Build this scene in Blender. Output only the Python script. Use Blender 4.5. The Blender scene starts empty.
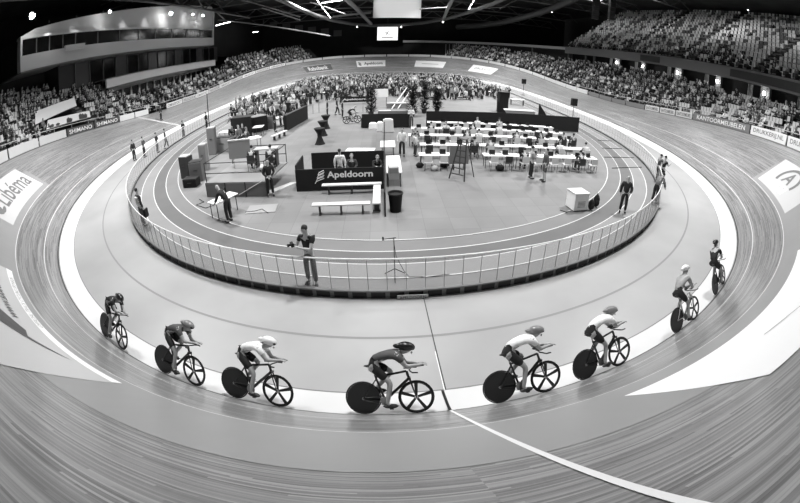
import bpy, bmesh, math, random
import numpy as np
from mathutils import Vector, Matrix

SC = bpy.context.scene
COL = SC.collection
R = random.Random(7)

# ------------------------------------------------------------------ camera
CAM = Vector((-.4316, -25.8392, 6.0742))
PITCH, YAW, ROLL = .4214, -.169, -.0409
FPX, KC, PX, PY = 399.3891, -.0428, 47.1714, -32.1679
cp_, sp_ = math.cos(PITCH), math.sin(PITCH)
cy_, sy_ = math.cos(YAW), math.sin(YAW)
cr_, sr_ = math.cos(ROLL), math.sin(ROLL)
Fw = Vector((-sy_*cp_, cy_*cp_, -sp_)); Rt = Vector((cy_, sy_, 0)); Up = Rt.cross(Fw)
Rt2 = cr_*Rt - sr_*Up; Up2 = sr_*Rt + cr_*Up
cd = bpy.data.cameras.new('camera')
cam = bpy.data.objects.new('camera', cd); COL.objects.link(cam); SC.camera = cam
cam.matrix_world = Matrix(((Rt2.x, Up2.x, -Fw.x, CAM.x), (Rt2.y, Up2.y, -Fw.y, CAM.y), (Rt2.z, Up2.z, -Fw.z, CAM.z), (0, 0, 0, 1)))
cd.type = 'PANO'; cd.panorama_type = 'FISHEYE_LENS_POLYNOMIAL'
cd.sensor_width = 36; cd.fisheye_fov = math.radians(220)
th = np.linspace(0, 1.5, 300); rmm = FPX*(th + KC*th**3)*36/800
A = np.stack([rmm, rmm**2, rmm**3, rmm**4], 1)
co = np.linalg.lstsq(A, th, rcond=None)[0]
cd.fisheye_polynomial_k0 = 0
cd.fisheye_polynomial_k1, cd.fisheye_polynomial_k2, cd.fisheye_polynomial_k3, cd.fisheye_polynomial_k4 = [-float(c) for c in co]
cd.shift_x = -PX/800; cd.shift_y = PY/503
cd.clip_end = 500; cd.clip_start = .05

# ------------------------------------------------------------------ world and exposure
w = bpy.data.worlds.new('world'); SC.world = w; w.use_nodes = True
w.node_tree.nodes['Background'].inputs[0].default_value = (1, 1, 1, 1)
w.node_tree.nodes['Background'].inputs[1].default_value = .06
SC.view_settings.view_transform = 'Standard'; SC.view_settings.look = 'None'
SC.view_settings.gamma = 1; SC.view_settings.use_curve_mapping = False
SC.view_settings.exposure = 0.48
SC.cycles.use_denoising = True
SC.cycles.max_bounces = 5; SC.cycles.diffuse_bounces = 3; SC.cycles.glossy_bounces = 2
SC.cycles.transparent_max_bounces = 12; SC.cycles.transmission_bounces = 3
SC.cycles.sample_clamp_indirect = 4

# lamps of the hall: row of floodlight panels under the roof, built with their housings further down
LAMPS = [  # x, y, z, size, watts
    (-17, -6, 20, 2.6, 2981), (17, -6, 20, 2.6, 2820),
    (-17, 14, 20, 2.6, 2981), (17, 14, 20, 2.6, 3008),
    (-17, 34, 20, 2.6, 3440), (17, 34, 20, 2.6, 3525),
    (-16, 54, 20, 2.6, 4873), (16, 54, 20, 2.6, 3995),
    (-11, 64, 20, 2.6, 1866), (11, 64, 20, 2.6, 1530), (0, -13, 20, 2.6, 1974), (0, 10, 20, 2.6, 1692), (0, 36, 20, 2.6, 2702),
]

# ------------------------------------------------------------------ helpers: materials
def g2l(v):
    return v/12.92 if v <= .04045 else ((v+.055)/1.055)**2.4
MATS = {}
def mat(name, v, rough=.6, metal=0, noise=0, nscale=8, spec=.5, emit=None):
    """grey material from an sRGB grey value 0..1, optionally mottled"""
    if name in MATS: return MATS[name]
    m = bpy.data.materials.new(name); m.use_nodes = True; MATS[name] = m
    nt = m.node_tree; b = nt.nodes['Principled BSDF']; l = g2l(v)
    b.inputs['Base Color'].default_value = (l, l, l, 1)
    b.inputs['Roughness'].default_value = rough; b.inputs['Metallic'].default_value = metal
    b.inputs['Specular IOR Level'].default_value = spec
    if emit is not None:
        b.inputs['Emission Color'].default_value = (1, 1, 1, 1); b.inputs['Emission Strength'].default_value = emit
    if noise:
        tc = nt.nodes.new('ShaderNodeTexCoord'); n = nt.nodes.new('ShaderNodeTexNoise'); n.inputs['Scale'].default_value = nscale
        n.inputs['Detail'].default_value = 4
        r = nt.nodes.new('ShaderNodeMapRange'); r.inputs[1].default_value = .3; r.inputs[2].default_value = .7
        r.inputs[3].default_value = l*(1-noise); r.inputs[4].default_value = l*(1+noise)
        nt.links.new(tc.outputs['Object'], n.inputs['Vector']); nt.links.new(n.outputs[0], r.inputs[0]); nt.links.new(r.outputs[0], b.inputs['Base Color'])
    return m

def wood_material():
    """varnished strips running along the track: UV is (metres along, metres across)"""
    m = bpy.data.materials.new('track_wood'); m.use_nodes = True; nt = m.node_tree; b = nt.nodes['Principled BSDF']
    N = nt.nodes.new; L = nt.links.new
    uv = N('ShaderNodeUVMap'); sep = N('ShaderNodeSeparateXYZ'); L(uv.outputs[0], sep.inputs[0])
    def math_(op, a, bb=None, c=None):
        n = N('ShaderNodeMath'); n.operation = op
        for i, x in enumerate((a, bb, c)):
            if x is None: continue
            if isinstance(x, (int, float)): n.inputs[i].default_value = x
            else: L(x, n.inputs[i])
        return n.outputs[0]
    s, d = sep.outputs[0], sep.outputs[1]
    row = math_('FLOOR', math_('MULTIPLY', d, 36.0))
    wn = N('ShaderNodeTexWhiteNoise'); wn.noise_dimensions = '1D'; L(row, wn.inputs['W'])
    sh = math_('ADD', math_('MULTIPLY', s, .45), math_('MULTIPLY', wn.outputs[0], 37.))
    cell = math_('FLOOR', sh)
    cv = N('ShaderNodeCombineXYZ'); L(row, cv.inputs[0]); L(cell, cv.inputs[1])
    wn2 = N('ShaderNodeTexWhiteNoise'); wn2.noise_dimensions = '2D'; L(cv.outputs[0], wn2.inputs['Vector'])
    plank = wn2.outputs[0]
    # grain
    cg = N('ShaderNodeCombineXYZ'); L(math_('MULTIPLY', s, .8), cg.inputs[0]); L(math_('MULTIPLY', d, 40.), cg.inputs[1])
    gn = N('ShaderNodeTexNoise'); gn.inputs['Scale'].default_value = 1; gn.inputs['Detail'].default_value = 5; L(cg.outputs[0], gn.inputs['Vector'])
    # broad wear bands
    cb = N('ShaderNodeCombineXYZ'); L(math_('MULTIPLY', s, .07), cb.inputs[0]); L(math_('MULTIPLY', d, 2.2), cb.inputs[1])
    bn = N('ShaderNodeTexNoise'); bn.inputs['Scale'].default_value = 1; bn.inputs['Detail'].default_value = 3; L(cb.outputs[0], bn.inputs['Vector'])
    # scuffs
    cs = N('ShaderNodeCombineXYZ'); L(math_('MULTIPLY', s, 2.2), cs.inputs[0]); L(math_('MULTIPLY', d, 17.), cs.inputs[1])
    sn = N('ShaderNodeTexNoise'); sn.inputs['Scale'].default_value = 1; sn.inputs['Detail'].default_value = 2; L(cs.outputs[0], sn.inputs['Vector'])
    scuff = math_('GREATER_THAN', sn.outputs[0], .72)
    fr = math_('FRACT', math_('MULTIPLY', d, 36.0)); gap = math_('LESS_THAN', fr, .10)
    v = math_('ADD', .13, math_('MULTIPLY', plank, .20))
    v = math_('ADD', v, math_('MULTIPLY', math_('SUBTRACT', gn.outputs[0], .5), .22))
    v = math_('ADD', v, math_('MULTIPLY', math_('SUBTRACT', bn.outputs[0], .5), .07))
    v = math_('SUBTRACT', v, math_('MULTIPLY', gap, .06))
    v = math_('SUBTRACT', v, math_('MULTIPLY', scuff, .06))
    v = math_('MAXIMUM', v, .03)
    L(v, b.inputs['Base Color']); b.inputs['Roughness'].default_value = .3; b.inputs['Specular IOR Level'].default_value = .7
    MATS['wood'] = m; return m

# ------------------------------------------------------------------ helpers: meshes and objects
def link(name, me, parent=None, loc=None):
    o = bpy.data.objects.new(name, me); COL.objects.link(o)
    if parent is not None: o.parent = parent
    if loc is not None: o.location = loc
    return o
def tag(o, label=None, cat=None, group=None, kind=None):
    if label: o['label'] = label
    if cat: o['category'] = cat
    if group: o['group'] = group
    if kind: o['kind'] = kind
    return o
def empty(name, loc=(0, 0, 0), rz=0, label=None, cat=None, group=None, rot=None):
    o = bpy.data.objects.new(name, None); COL.objects.link(o); o.location = loc
    o.rotation_euler = rot if rot else (0, 0, rz); o.empty_display_size = .1
    return tag(o, label, cat, group)
class MB:
    def __init__(s): s.v = []; s.f = []; s.mi = []; s.mats = []; s.uv = None
    def m(s, mt):
        if mt not in s.mats: s.mats.append(mt)
        return s.mats.index(mt)
    def add(s, vs, fs, mt=None):
        n = len(s.v); s.v += [tuple(v) for v in vs]; k = s.m(mt) if mt else 0
        s.f += [tuple(i+n for i in f) for f in fs]; s.mi += [k]*len(fs); return s
    def box(s, c, d, mt=None, rz=0, M=None, taper=1.0):
        x, y, z = d[0]/2, d[1]/2, d[2]/2; vs = []
        for sz in (-1, 1):
            t = taper if sz > 0 else 1
            for a, b in ((-1, -1), (1, -1), (1, 1), (-1, 1)): vs.append(Vector((a*x*t, b*y*t, sz*z)))
        q = M if M else Matrix.Rotation(rz, 3, 'Z')
        vs = [q @ v + Vector(c) for v in vs]
        return s.add(vs, [(3, 2, 1, 0), (4, 5, 6, 7), (0, 1, 5, 4), (1, 2, 6, 5), (2, 3, 7, 6), (3, 0, 4, 7)], mt)
    def tube(s, pts, r, mt=None, n=8, closed=False, caps=True):
        pts = [Vector(p) for p in pts]; N = len(pts); rs = r if isinstance(r, (list, tuple)) else [r]*N
        vs = []; up = None
        for i, p in enumerate(pts):
            a = pts[(i-1) % N] if (i or closed) else p; b = pts[(i+1) % N] if (i < N-1 or closed) else p
            t = (b-a).normalized()
            if up is None: up = Vector((0, 0, 1)) if abs(t.z) < .9 else Vector((1, 0, 0))
            sd = t.cross(up).normalized(); u2 = sd.cross(t).normalized(); up = u2
            for k in range(n):
                an = 2*math.pi*k/n; vs.append(p + (sd*math.cos(an)+u2*math.sin(an))*rs[i])
        fs = []
        for i in range(N if closed else N-1):
            j = (i+1) % N
            for k in range(n): fs.append((i*n+k, i*n+(k+1) % n, j*n+(k+1) % n, j*n+k))
        if caps and not closed: fs += [tuple(range(n))[::-1], tuple(range((N-1)*n, N*n))]
        return s.add(vs, fs, mt)
    def lathe(s, prof, c=(0, 0, 0), mt=None, n=16, M=None):
        vs = []; q = M if M else Matrix.Identity(3)
        for r, z in prof:
            for k in range(n):
                a = 2*math.pi*k/n; vs.append(q @ Vector((r*math.cos(a), r*math.sin(a), z)) + Vector(c))
        fs = [(i*n+k, i*n+(k+1) % n, (i+1)*n+(k+1) % n, (i+1)*n+k) for i in range(len(prof)-1) for k in range(n)]
        fs += [tuple(range(n))[::-1], tuple(range((len(prof)-1)*n, len(prof)*n))]
        return s.add(vs, fs, mt)
    def ball(s, c, r, mt=None, n=10, M=None):
        rx, ry, rz = (r, r, r) if isinstance(r, (int, float)) else r; vs = []; q = M if M else Matrix.Identity(3)
        h = max(4, n//2)
        for i in range(h+1):
            p = math.pi*(i+.02)/(h+.04)
            for k in range(n):
                a = 2*math.pi*k/n; vs.append(q @ Vector((rx*math.sin(p)*math.cos(a), ry*math.sin(p)*math.sin(a), -rz*math.cos(p))) + Vector(c))
        fs = [(i*n+k, i*n+(k+1) % n, (i+1)*n+(k+1) % n, (i+1)*n+k) for i in range(h) for k in range(n)]
        fs += [tuple(range(n))[::-1], tuple(range(h*n, (h+1)*n))]
        return s.add(vs, fs, mt)
    def mesh(s, name, mt=None, smooth=False, bevel=0):
        me = bpy.data.meshes.new(name); me.from_pydata(s.v, [], s.f)
        ms = s.mats if s.mats else ([mt] if mt else [])
        for x in ms: me.materials.append(x)
        if s.mats and len(s.mats) > 1: me.polygons.foreach_set('material_index', s.mi)
        if s.uv:
            u = me.uv_layers.new(name='UVMap')
            for l in me.loops: u.data[l.index].uv = s.uv[l.vertex_index]
        if bevel:
            bm = bmesh.new(); bm.from_mesh(me)
            bmesh.ops.bevel(bm, geom=bm.edges[:], offset=bevel, segments=1, affect='EDGES', clamp_overlap=True)
            bm.to_mesh(me); bm.free()
        if smooth:
            me.shade_smooth() if hasattr(me, 'shade_smooth') else None
            try: me.set_sharp_from_angle(angle=math.radians(40))
            except Exception: pass
        me.update(); return me
    def build(s, name, mt=None, parent=None, loc=None, smooth=False, bevel=0):
        return link(name, s.mesh(name, mt, smooth, bevel), parent, loc)
def box(name, c, d, mt, parent=None, rz=0, bevel=0, M=None):
    return MB().box(c, d, mt, rz=rz, M=M).build(name, mt, parent, bevel=bevel)
def copy_tree(o, parent=None):
    c = o.copy(); COL.objects.link(c)
    if parent is not None: c.parent = parent
    for ch in o.children: copy_tree(ch, c)
    return c

# ------------------------------------------------------------------ helpers: photo pixel -> point in the hall
def ray(u, v):
    a = u-400-PX; b = -(v-251.5-PY)
    U = cr_*a + sr_*b; V = -sr_*a + cr_*b
    r = math.hypot(U, V); t = r/FPX
    for _ in range(15): t -= (FPX*(t+KC*t**3)-r)/(FPX*(1+3*KC*t*t))
    X = U/r*math.sin(t); Y = V/r*math.sin(t)
    return Rt*X + Up*Y + Fw*math.cos(t)
ZI = -.155                                    # level of the infield floor
def at(u, v, z=ZI):
    d = ray(u, v); t = (z-CAM.z)/d.z; return CAM + d*t
def atx(u, v, X):
    d = ray(u, v); return CAM + d*((X-CAM.x)/d.x)
def aty(u, v, Y):
    d = ray(u, v); return CAM + d*((Y-CAM.y)/d.y)

# ------------------------------------------------------------------ the shape of the oval
TR, TT, BS, BB, WB, WF, TW, SB, SA = 21.1661, 51.6911, 11.978, 46.6419, .7707, 4.3324, 6.3806, .354, .0087
NN = 2000; DS = 250./NN
_s = (np.arange(NN)+.5)*DS
_u = np.abs((_s+62.5) % 125-62.5); _t = np.clip(.5-(_u-math.pi*TR/2)/TT, 0, 1); _w = _t*_t*(3-2*_t)
_k = _w/TR; _k = _k*(2*math.pi/(_k.sum()*DS)); _th = np.cumsum(_k)*DS-_k*DS/2
_x = np.cumsum(np.cos(_th))*DS; _y = np.cumsum(np.sin(_th))*DS
_x -= (_x.max()+_x.min())/2; _nx = np.sin(_th); _ny = -np.cos(_th); _y -= _y.min()+TR
def P_(s):
    f = (s/DS-.5) % NN; i = int(f); j = (i+1) % NN; t = f-i
    g = lambda a: a[i]*(1-t)+a[j]*t
    nx, ny = g(_nx), g(_ny); q = math.hypot(nx, ny)
    return g(_x), g(_y), nx/q, ny/q, g(_w)
def S(s, d, off=0.0):
    """point of the track: s metres along, d metres across (outwards), off metres off the surface"""
    x, y, nx, ny, ww = P_(s); al = math.radians(BS+(BB-BS)*ww)
    if d > 0: return Vector((x+nx*(d*math.cos(al)-off*math.sin(al)), y+ny*(d*math.cos(al)-off*math.sin(al)), d*math.sin(al)+off*math.cos(al)))
    z = d*SB if d > -WB else -WB*SB+(d+WB)*SA
    return Vector((x+nx*d, y+ny*d, z+off))
def tw(s):
    u = min(s % 250, 250-s % 250); t = min(1, max(0, (18.5-u)/9)); return TW+4.2*t*t*(3-2*t)
def O(s, d, z=0.0):
    """point outside the rim: d metres horizontally beyond the rim, z metres above the rim"""
    x, y, nx, ny, ww = P_(s); al = math.radians(BS+(BB-BS)*ww); q = tw(s)*math.cos(al)+d
    return Vector((x+nx*q, y+ny*q, tw(s)*math.sin(al)+z))
def rimz(s): return O(s, 0, 0).z
def I(s, d, z=0.0):
    """point inside: d metres inwards from the fence, z above the infield floor"""
    x, y, nx, ny, ww = P_(s); return Vector((x-nx*(WF+d), y-ny*(WF+d), ZI+z))
def strip(name, s0, s1, da, db, fn, m, step=1.0, off=0.0, nd=1, parent=None, uv=False, closed=False):
    n = max(1, int(abs(s1-s0)/step)); mb = MB(); vs = []; us = []
    for i in range(n+(0 if closed else 1)):
        s = s0+(s1-s0)*i/n
        for j in range(nd+1):
            d = da+(db-da)*j/nd; vs.append(fn(s, d, off)); us.append((s, d))
    fs = []
    for i in range(n):
        k = (i+1) % n if closed else i+1
        for j in range(nd): fs.append((i*(nd+1)+j, k*(nd+1)+j, k*(nd+1)+j+1, i*(nd+1)+j+1)[::-1])
    mb.add(vs, fs, m)
    if uv: mb.uv = us
    return mb.build(name, m, parent)

# ------------------------------------------------------------------ helpers: lettering
_TX = {}
def text2d(txt, bold=.0):
    key = (txt, bold)
    if key in _TX: return _TX[key]
    c = bpy.data.curves.new('t', 'FONT'); c.body = txt; c.size = 1; c.offset = bold; c.resolution_u = 3
    o = bpy.data.objects.new('t', c); COL.objects.link(o)
    dg = bpy.context.evaluated_depsgraph_get(); dg.update()
    me = bpy.data.meshes.new_from_object(o.evaluated_get(dg))
    vs = [tuple(v.co[:2]) for v in me.vertices]; fs = [tuple(p.vertices) for p in me.polygons]
    bpy.data.objects.remove(o); bpy.data.curves.remove(c); bpy.data.meshes.remove(me)
    x0 = min(v[0] for v in vs); x1 = max(v[0] for v in vs); y0 = min(v[1] for v in vs); y1 = max(v[1] for v in vs)
    vs = [((v[0]-x0)/(x1-x0), (v[1]-y0)/(y1-y0)) for v in vs]
    _TX[key] = (vs, fs, (x1-x0)/(y1-y0)); return _TX[key]
def lettering(name, txt, fn, m, parent, bold=.0):
    """fn maps unit text coordinates (0..1, 0..1) to a point"""
    vs, fs, _ = text2d(txt, bold)
    mb = MB(); mb.add([fn(a, b) for a, b in vs], fs, m)
    return mb.build(name, m, parent)
# ================================================================== the cycling track
M_wood = wood_material()
M_white = mat('paint_white', .93, .45); M_line = mat('line_white', .9, .5); M_blk = mat('black', .06, .5)
M_band = mat('band_pale', .82, .4, noise=.06, nscale=.6)
M_apron = mat('apron', .61, .4, noise=.10, nscale=.35)
M_grey = mat('paint_grey', .585, .42, noise=.04, nscale=.5)
tr = strip('floor_track', 0, 250, 0, 1, lambda s, d, o: S(s, d*tw(s)), M_wood, step=.5, nd=8, uv=True, closed=False)
for l_ in tr.data.uv_layers[0].data: l_.uv.y *= tw(l_.uv.x); tag(tr, kind='structure')
for n_, a, b, m, off in (('measurement_line', .06, .11, M_blk, .004), ('sprinters_line', .87, .905, mat('line_soft', .86, .5), .004), ('stayers_line', 2.43, 2.465, mat('line_soft', .86), .006)):
    tag(strip('trim_'+n_, 0, 250, a, b, S, m, step=.5, off=off), kind='structure')
tag(strip('floor_pale_band', 0, 250, -WB, .0, S, M_band, step=.5, nd=2), kind='structure')
tag(strip('trim_band_edge', 0, 250, -WB-.03, -WB+.0, S, mat('mid', .45), step=.5, off=.004), kind='structure')
tag(strip('floor_apron', 0, 250, -WF-.15, -WB, S, M_apron, step=.5, nd=2), kind='structure')
# seam line in the apron and the joint of floor sheets
tag(strip('trim_apron_seam', 0, 250, -2.62, -2.54, S, mat('seam', .5), step=.5, off=.004), kind='structure')
# grey advertising zone through the near bend (slanted ends)
def par(name, sa, sb, da, db, skew, m, off, parent=None, ns=24, nd=6, fn=S):
    """parallelogram on the banking; s ends shift by skew from da to db"""
    mb = MB(); vs = []
    for i in range(ns+1):
        for j in range(nd+1):
            d = da+(db-da)*j/nd; s = sa+(sb-sa)*i/ns+skew*j/nd
            vs.append(fn(s, d, off))
    fs = [(i*(nd+1)+j, i*(nd+1)+j+1, (i+1)*(nd+1)+j+1, (i+1)*(nd+1)+j) for i in range(ns) for j in range(nd)]
    mb.add(vs, fs, m); return mb.build(name, m, parent)
tag(par('trim_grey_zone', -25, 22.6, 2.47, 4.65, 0, M_grey, .005, ns=120), kind='structure')
# painted lines across the track: the finish line and the 200 m line
def cross_line(name, s, w, d0, d1, m, off=.008, n=14):
    mb = MB(); vs = []; fs = []
    for i in range(n+1):
        d = d0+(d1-d0)*i/n; vs += [S(s-w/2, d, off), S(s+w/2, d, off)]
    fs = [(2*i, 2*i+1, 2*i+3, 2*i+2)[::-1] for i in range(n)]
    return tag(mb.add(vs, fs, m).build(name, m), kind='structure')
cross_line('trim_cross_line_white', .5, .055, .1, TW+1.6, M_white)
cross_line('trim_cross_line_black', .5, .06, -WB, .1, M_blk, n=3)
cross_line('trim_cross_line_apron_dark', .575, .03, -WF, -WB, mat('dark', .22), n=3)
cross_line('trim_cross_line_apron_white', .545, .02, -2.0, -WB, M_white, n=3)
cross_line('trim_finish_line', 201.2, .45, .1, TW, M_white)
cross_line('trim_finish_line_black', 201.2, .12, .1, TW, M_blk, off=.012)

# ---- advertising painted on the banking
def ad(label, s0, s1, d0, d1, skew, m, off=.009, group=None):
    r = par('track_advert', s0, s1, d0, d1, skew, m, off); tag(r, label, 'painted advert', group); return r
def onb(s0, s1, d0, d1, off=.014, flip=False, skew=0):
    # text seen from the infield: s decreases to the right for a viewer inside looking out
    return lambda a, b: S(s0+(s1-s0)*a+skew*b, d0+(d1-d0)*b, off)
M_adw = mat('advert_white', .97, .45); M_adl = mat('advert_light', .88, .45); M_lg = mat('advert_text_grey', .45, .5); M_dk = mat('advert_dark', .30, .5)
# left of the near bend: light panel with the word and a sprig
a1 = ad('white parallelogram advert reading Libéma on the left banking', 225.4, 232.9, 2.85, 5.3, .4, mat('advert_pale', .78, .45))
lettering('lettering', 'Lib\u00e9ma', onb(231.1, 226.0, 3.55, 4.9), M_lg, a1, .01)
mb = MB()
def leafshape(mb, s, d, L, a, wd, m, off=.015):
    pts = []
    for k in range(12):
        t = 2*math.pi*k/12; lx = L*.5*(1+math.cos(t)); ly = wd*math.sin(t)
        pts.append(S(s+lx*math.cos(a)-ly*math.sin(a), d+lx*math.sin(a)+ly*math.cos(a), off))
    mb.add(pts, [tuple(range(12))], m)
for L_, a_, in ((.75, 1.3), (.7, 2.1), (.6, .5), (.8, 2.9)): leafshape(mb, 232.1, 3.6, L_, a_, .12, M_lg)
mb.build('sprig_emblem', M_lg, a1)
# right of the near bend: light panel with an arched A emblem
a2 = ad('pale parallelogram advert with arched letter A emblem on the right banking', 15.6, 22.1, 2.75, 5.2, .3, mat('advert_pale', .78, .45))
mb = MB(); vs = []; n = 20
for k in range(n+1):
    t = math.pi*(k/n)*1.25-.35
    for r_ in (.82, 1.05): vs.append(S(19.4-1.4*r_*math.cos(t)*1.0, 3.95+r_*1.0*math.sin(t), .015))
mb.add(vs, [(2*i, 2*i+1, 2*i+3, 2*i+2) for i in range(n)], M_lg); mb.build('arch_emblem', M_lg, a2)
par('emblem_plate', 18.3, 21.2, 3.05, 3.6, 0, M_adw, .013, a2, 6, 2)
lettering('lettering', 'A', onb(20.1, 18.8, 3.7, 4.6, .016), M_lg, a2, .02)
lettering('small_lettering', 'SPORT', onb(21.0, 18.5, 3.18, 3.48, .017), mat('advert_mid', .65), a2)
# big white panel on the right of the near bend
a3 = ad('large bright white advert with thin outline drawing on near right banking', 2.15, 10.5, 3.15, 5.35, .2, M_adw)
def curve_on(pts, wdt, m, parent, name='outline_drawing'):
    mb = MB(); 
    for q in pts:
        vs = []
        for i, (s, d) in enumerate(q):
            a = q[max(0, i-1)]; b = q[min(len(q)-1, i+1)]; t = Vector((b[0]-a[0], b[1]-a[1], 0)).normalized()
            for sg in (-1, 1): vs.append(S(s-t.y*wdt*sg, d+t.x*wdt*sg, .015))
        mb.add(vs, [(2*i, 2*i+1, 2*i+3, 2*i+2) for i in range(len(q)-1)], m)
    return mb.build(name, m, parent)
def sp(c, r0, r1, t0, t1, n=18): return [(c[0]+(r0+(r1-r0)*k/n)*1.6*math.cos(t0+(t1-t0)*k/n), c[1]+(r0+(r1-r0)*k/n)*math.sin(t0+(t1-t0)*k/n)) for k in range(n+1)]
curve_on([sp((7.4, 4.5), .7, .45, -.6, 4.6), sp((8.3, 4.7), .2, .8, 1, 4), [(4.2, 4.1), (5.0, 4.25), (5.8, 4.6), (6.6, 4.5)], sp((5.4, 4.8), .12, .25, 0, 5.5, 12)], .012, mat('thin_grey', .62), a3)
# big light panel on the left of the near bend with a white lettered border and a dark star arm
a4 = ad('large light grey advert with white border and dark star arm on near left banking', 238.2, 245.55, 2.85, 5.4, .25, mat('advert_soft', .76, .45))
par('white_border', 238.2, 245.55, 2.75, 3.0, 0, M_adw, .013, a4, 30, 2)
lettering('border_lettering', 'OFFICIAL TRACK CYCLING SPONSOR', onb(242.6, 238.9, 2.79, 2.95, .017), mat('thin_grey', .62), a4)
mb = MB(); mb.add([S(*p, .015) for p in ((242.0, 4.6), (242.2, 4.1), (243.3, 3.62), (243.7, 3.75), (244.6, 3.15), (243.9, 3.8), (243.3, 4.35), (243.9, 5.3), (242.3, 5.3))], [tuple(range(9))[::-1]], M_dk)
mb.build('star_arm', M_dk, a4)
lettering('dark_lettering', 'WWW.BAAN.NL', onb(242.6, 239.9, 3.5, 3.72, .017), mat('dark', .22), a4)
# far bend
a5 = ad('dark parallelogram advert reading Rabobank on the far banking', 138.3, 145.7, 2.45, 4.7, 0, mat('advert_charcoal', .36, .5))
par('light_edge', 138.1, 145.9, 2.36, 2.45, 0, M_adl, .012, a5); par('light_edge', 138.1, 145.9, 4.7, 4.79, 0, M_adl, .012, a5)
lettering('lettering', 'Rabobank', onb(144.6, 139.3, 2.95, 4.3), M_adl, a5, .02)
a6 = ad('white advert reading Apeldoorn with a small emblem on the far banking', 125.2, 132, 2.85, 5.1, 0, M_adw)
lettering('lettering', 'Apeldoorn', onb(130.2, 125.9, 3.3, 4.5), mat('dark', .22), a6, .02)
mb = MB()
for k in range(3): leafshape(mb, 130.9, 3.3+.4*k, .8, .5, .14, mat('dark', .22))
mb.build('leaf_emblem', mat('dark', .22), a6)
a7 = ad('plain white advert right of the Apeldoorn one on the far banking', 110.9, 118.2, 2.7, 4.95, 0, M_adw)
curve_on([[(116.6, 3.9), (112.5, 3.9)]], .1, mat('advert_soft', .76), a7, 'faint_wordmark')
a8 = ad('white advert with pale wordmark at the right of the far banking', 96.2, 103.8, 2.5, 5.0, 0, M_adw)
lettering('lettering', 'DRUKKERIJ', onb(102.6, 97.4, 3.3, 4.2), M_lg, a8)
# stray grey scuff on the light band
mb = MB()
# ================================================================== infield floor, running lanes, fence
def ring_fill(name, d, m, z=0.0, n=250):
    pts = [I(250*i/n, d, z) for i in range(n)]
    mb = MB(); mb.add(pts, [tuple(range(n))], m); return tag(mb.build(name, m), kind='structure')
def tile_material():
    m = bpy.data.materials.new('infield_tiles'); m.use_nodes = True; nt = m.node_tree; b = nt.nodes['Principled BSDF']
    N = nt.nodes.new; L = nt.links.new
    tc = N('ShaderNodeTexCoord'); br = N('ShaderNodeTexBrick'); br.offset = 0; br.inputs['Scale'].default_value = 1
    br.inputs['Brick Width'].default_value = 1.0; br.inputs['Row Height'].default_value = 1.0; br.inputs['Mortar Size'].default_value = .008
    a, c, d = g2l(.435), g2l(.465), g2l(.38)
    br.inputs['Color1'].default_value = (a, a, a, 1); br.inputs['Color2'].default_value = (c, c, c, 1); br.inputs['Mortar'].default_value = (d, d, d, 1)
    n = N('ShaderNodeTexNoise'); n.inputs['Scale'].default_value = .5; n.inputs['Detail'].default_value = 5
    mx = N('ShaderNodeMix'); mx.data_type = 'RGBA'; mx.blend_type = 'MULTIPLY'; mx.inputs[0].default_value = .5
    r = N('ShaderNodeMapRange'); r.inputs[1].default_value = .3; r.inputs[2].default_value = .7; r.inputs[3].default_value = .75; r.inputs[4].default_value = 1.15
    L(tc.outputs['Object'], br.inputs['Vector']); L(tc.outputs['Object'], n.inputs['Vector']); L(n.outputs[0], r.inputs[0])
    L(br.outputs[0], mx.inputs[6]); L(r.outputs[0], mx.inputs[7]); L(mx.outputs[2], b.inputs['Base Color']); b.inputs['Roughness'].default_value = .55
    return m
M_tile = tile_material()
M_lane = mat('lane_grey', .42, .6, noise=.08, nscale=.7); M_laned = mat('lane_dark', .35, .6, noise=.08, nscale=.7); M_lanel = mat('lane_light', .48, .6, noise=.06, nscale=.7)
ring_fill('floor_infield', 0, M_lane, -.012)
def Iz(s, d, off): return I(s, d, off)
tag(strip('floor_lane_dark', 0, 250, 1.5, 2.3, Iz, M_laned, off=.0), kind='structure')
tag(strip('floor_lane_light', 0, 250, .72, 1.5, Iz, M_lanel, off=.0), kind='structure')
for d in (.70, 1.5, 2.3, 3.1):
    tag(strip('trim_lane_line', 0, 250, d, d+.04, Iz, mat('lane_line', .8, .6), off=.005), kind='structure')
ring_fill('floor_tiles', 3.15, M_tile, .0)
for q in ([(575, 126), (700/1, 0)],): pass

# ---- safety fence: kickboard, rail, posts, clear panels
def glass_material():
    m = bpy.data.materials.new('clear_panel'); m.use_nodes = True; nt = m.node_tree; nt.nodes.clear()
    N = nt.nodes.new; L = nt.links.new
    o = N('ShaderNodeOutputMaterial'); t = N('ShaderNodeBsdfTransparent'); t.inputs[0].default_value = (.93, .93, .93, 1)
    g = N('ShaderNodeBsdfPrincipled'); g.inputs['Base Color'].default_value = (.8, .8, .8, 1); g.inputs['Roughness'].default_value = .3
    lw = N('ShaderNodeLayerWeight'); lw.inputs[0].default_value = .5
    mr = N('ShaderNodeMapRange'); mr.inputs[1].default_value = .0; mr.inputs[2].default_value = .9; mr.inputs[3].default_value = .015; mr.inputs[4].default_value = .24
    mx = N('ShaderNodeMixShader'); L(lw.outputs['Facing'], mr.inputs[0]); L(mr.outputs[0], mx.inputs[0]); L(t.outputs[0], mx.inputs[1]); L(g.outputs[0], mx.inputs[2]); L(mx.outputs[0], o.inputs[0])
    return m
M_glass = glass_material()
FH = 1.05
fence = empty('safety_fence', I(0, 0), label='white railed clear panel safety fence around the whole infield', cat='fence')
def fpart(o): o.parent = fence; o.matrix_parent_inverse = Matrix.Translation(-Vector(fence.location)); return o
mb = MB(); n = 400
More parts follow.
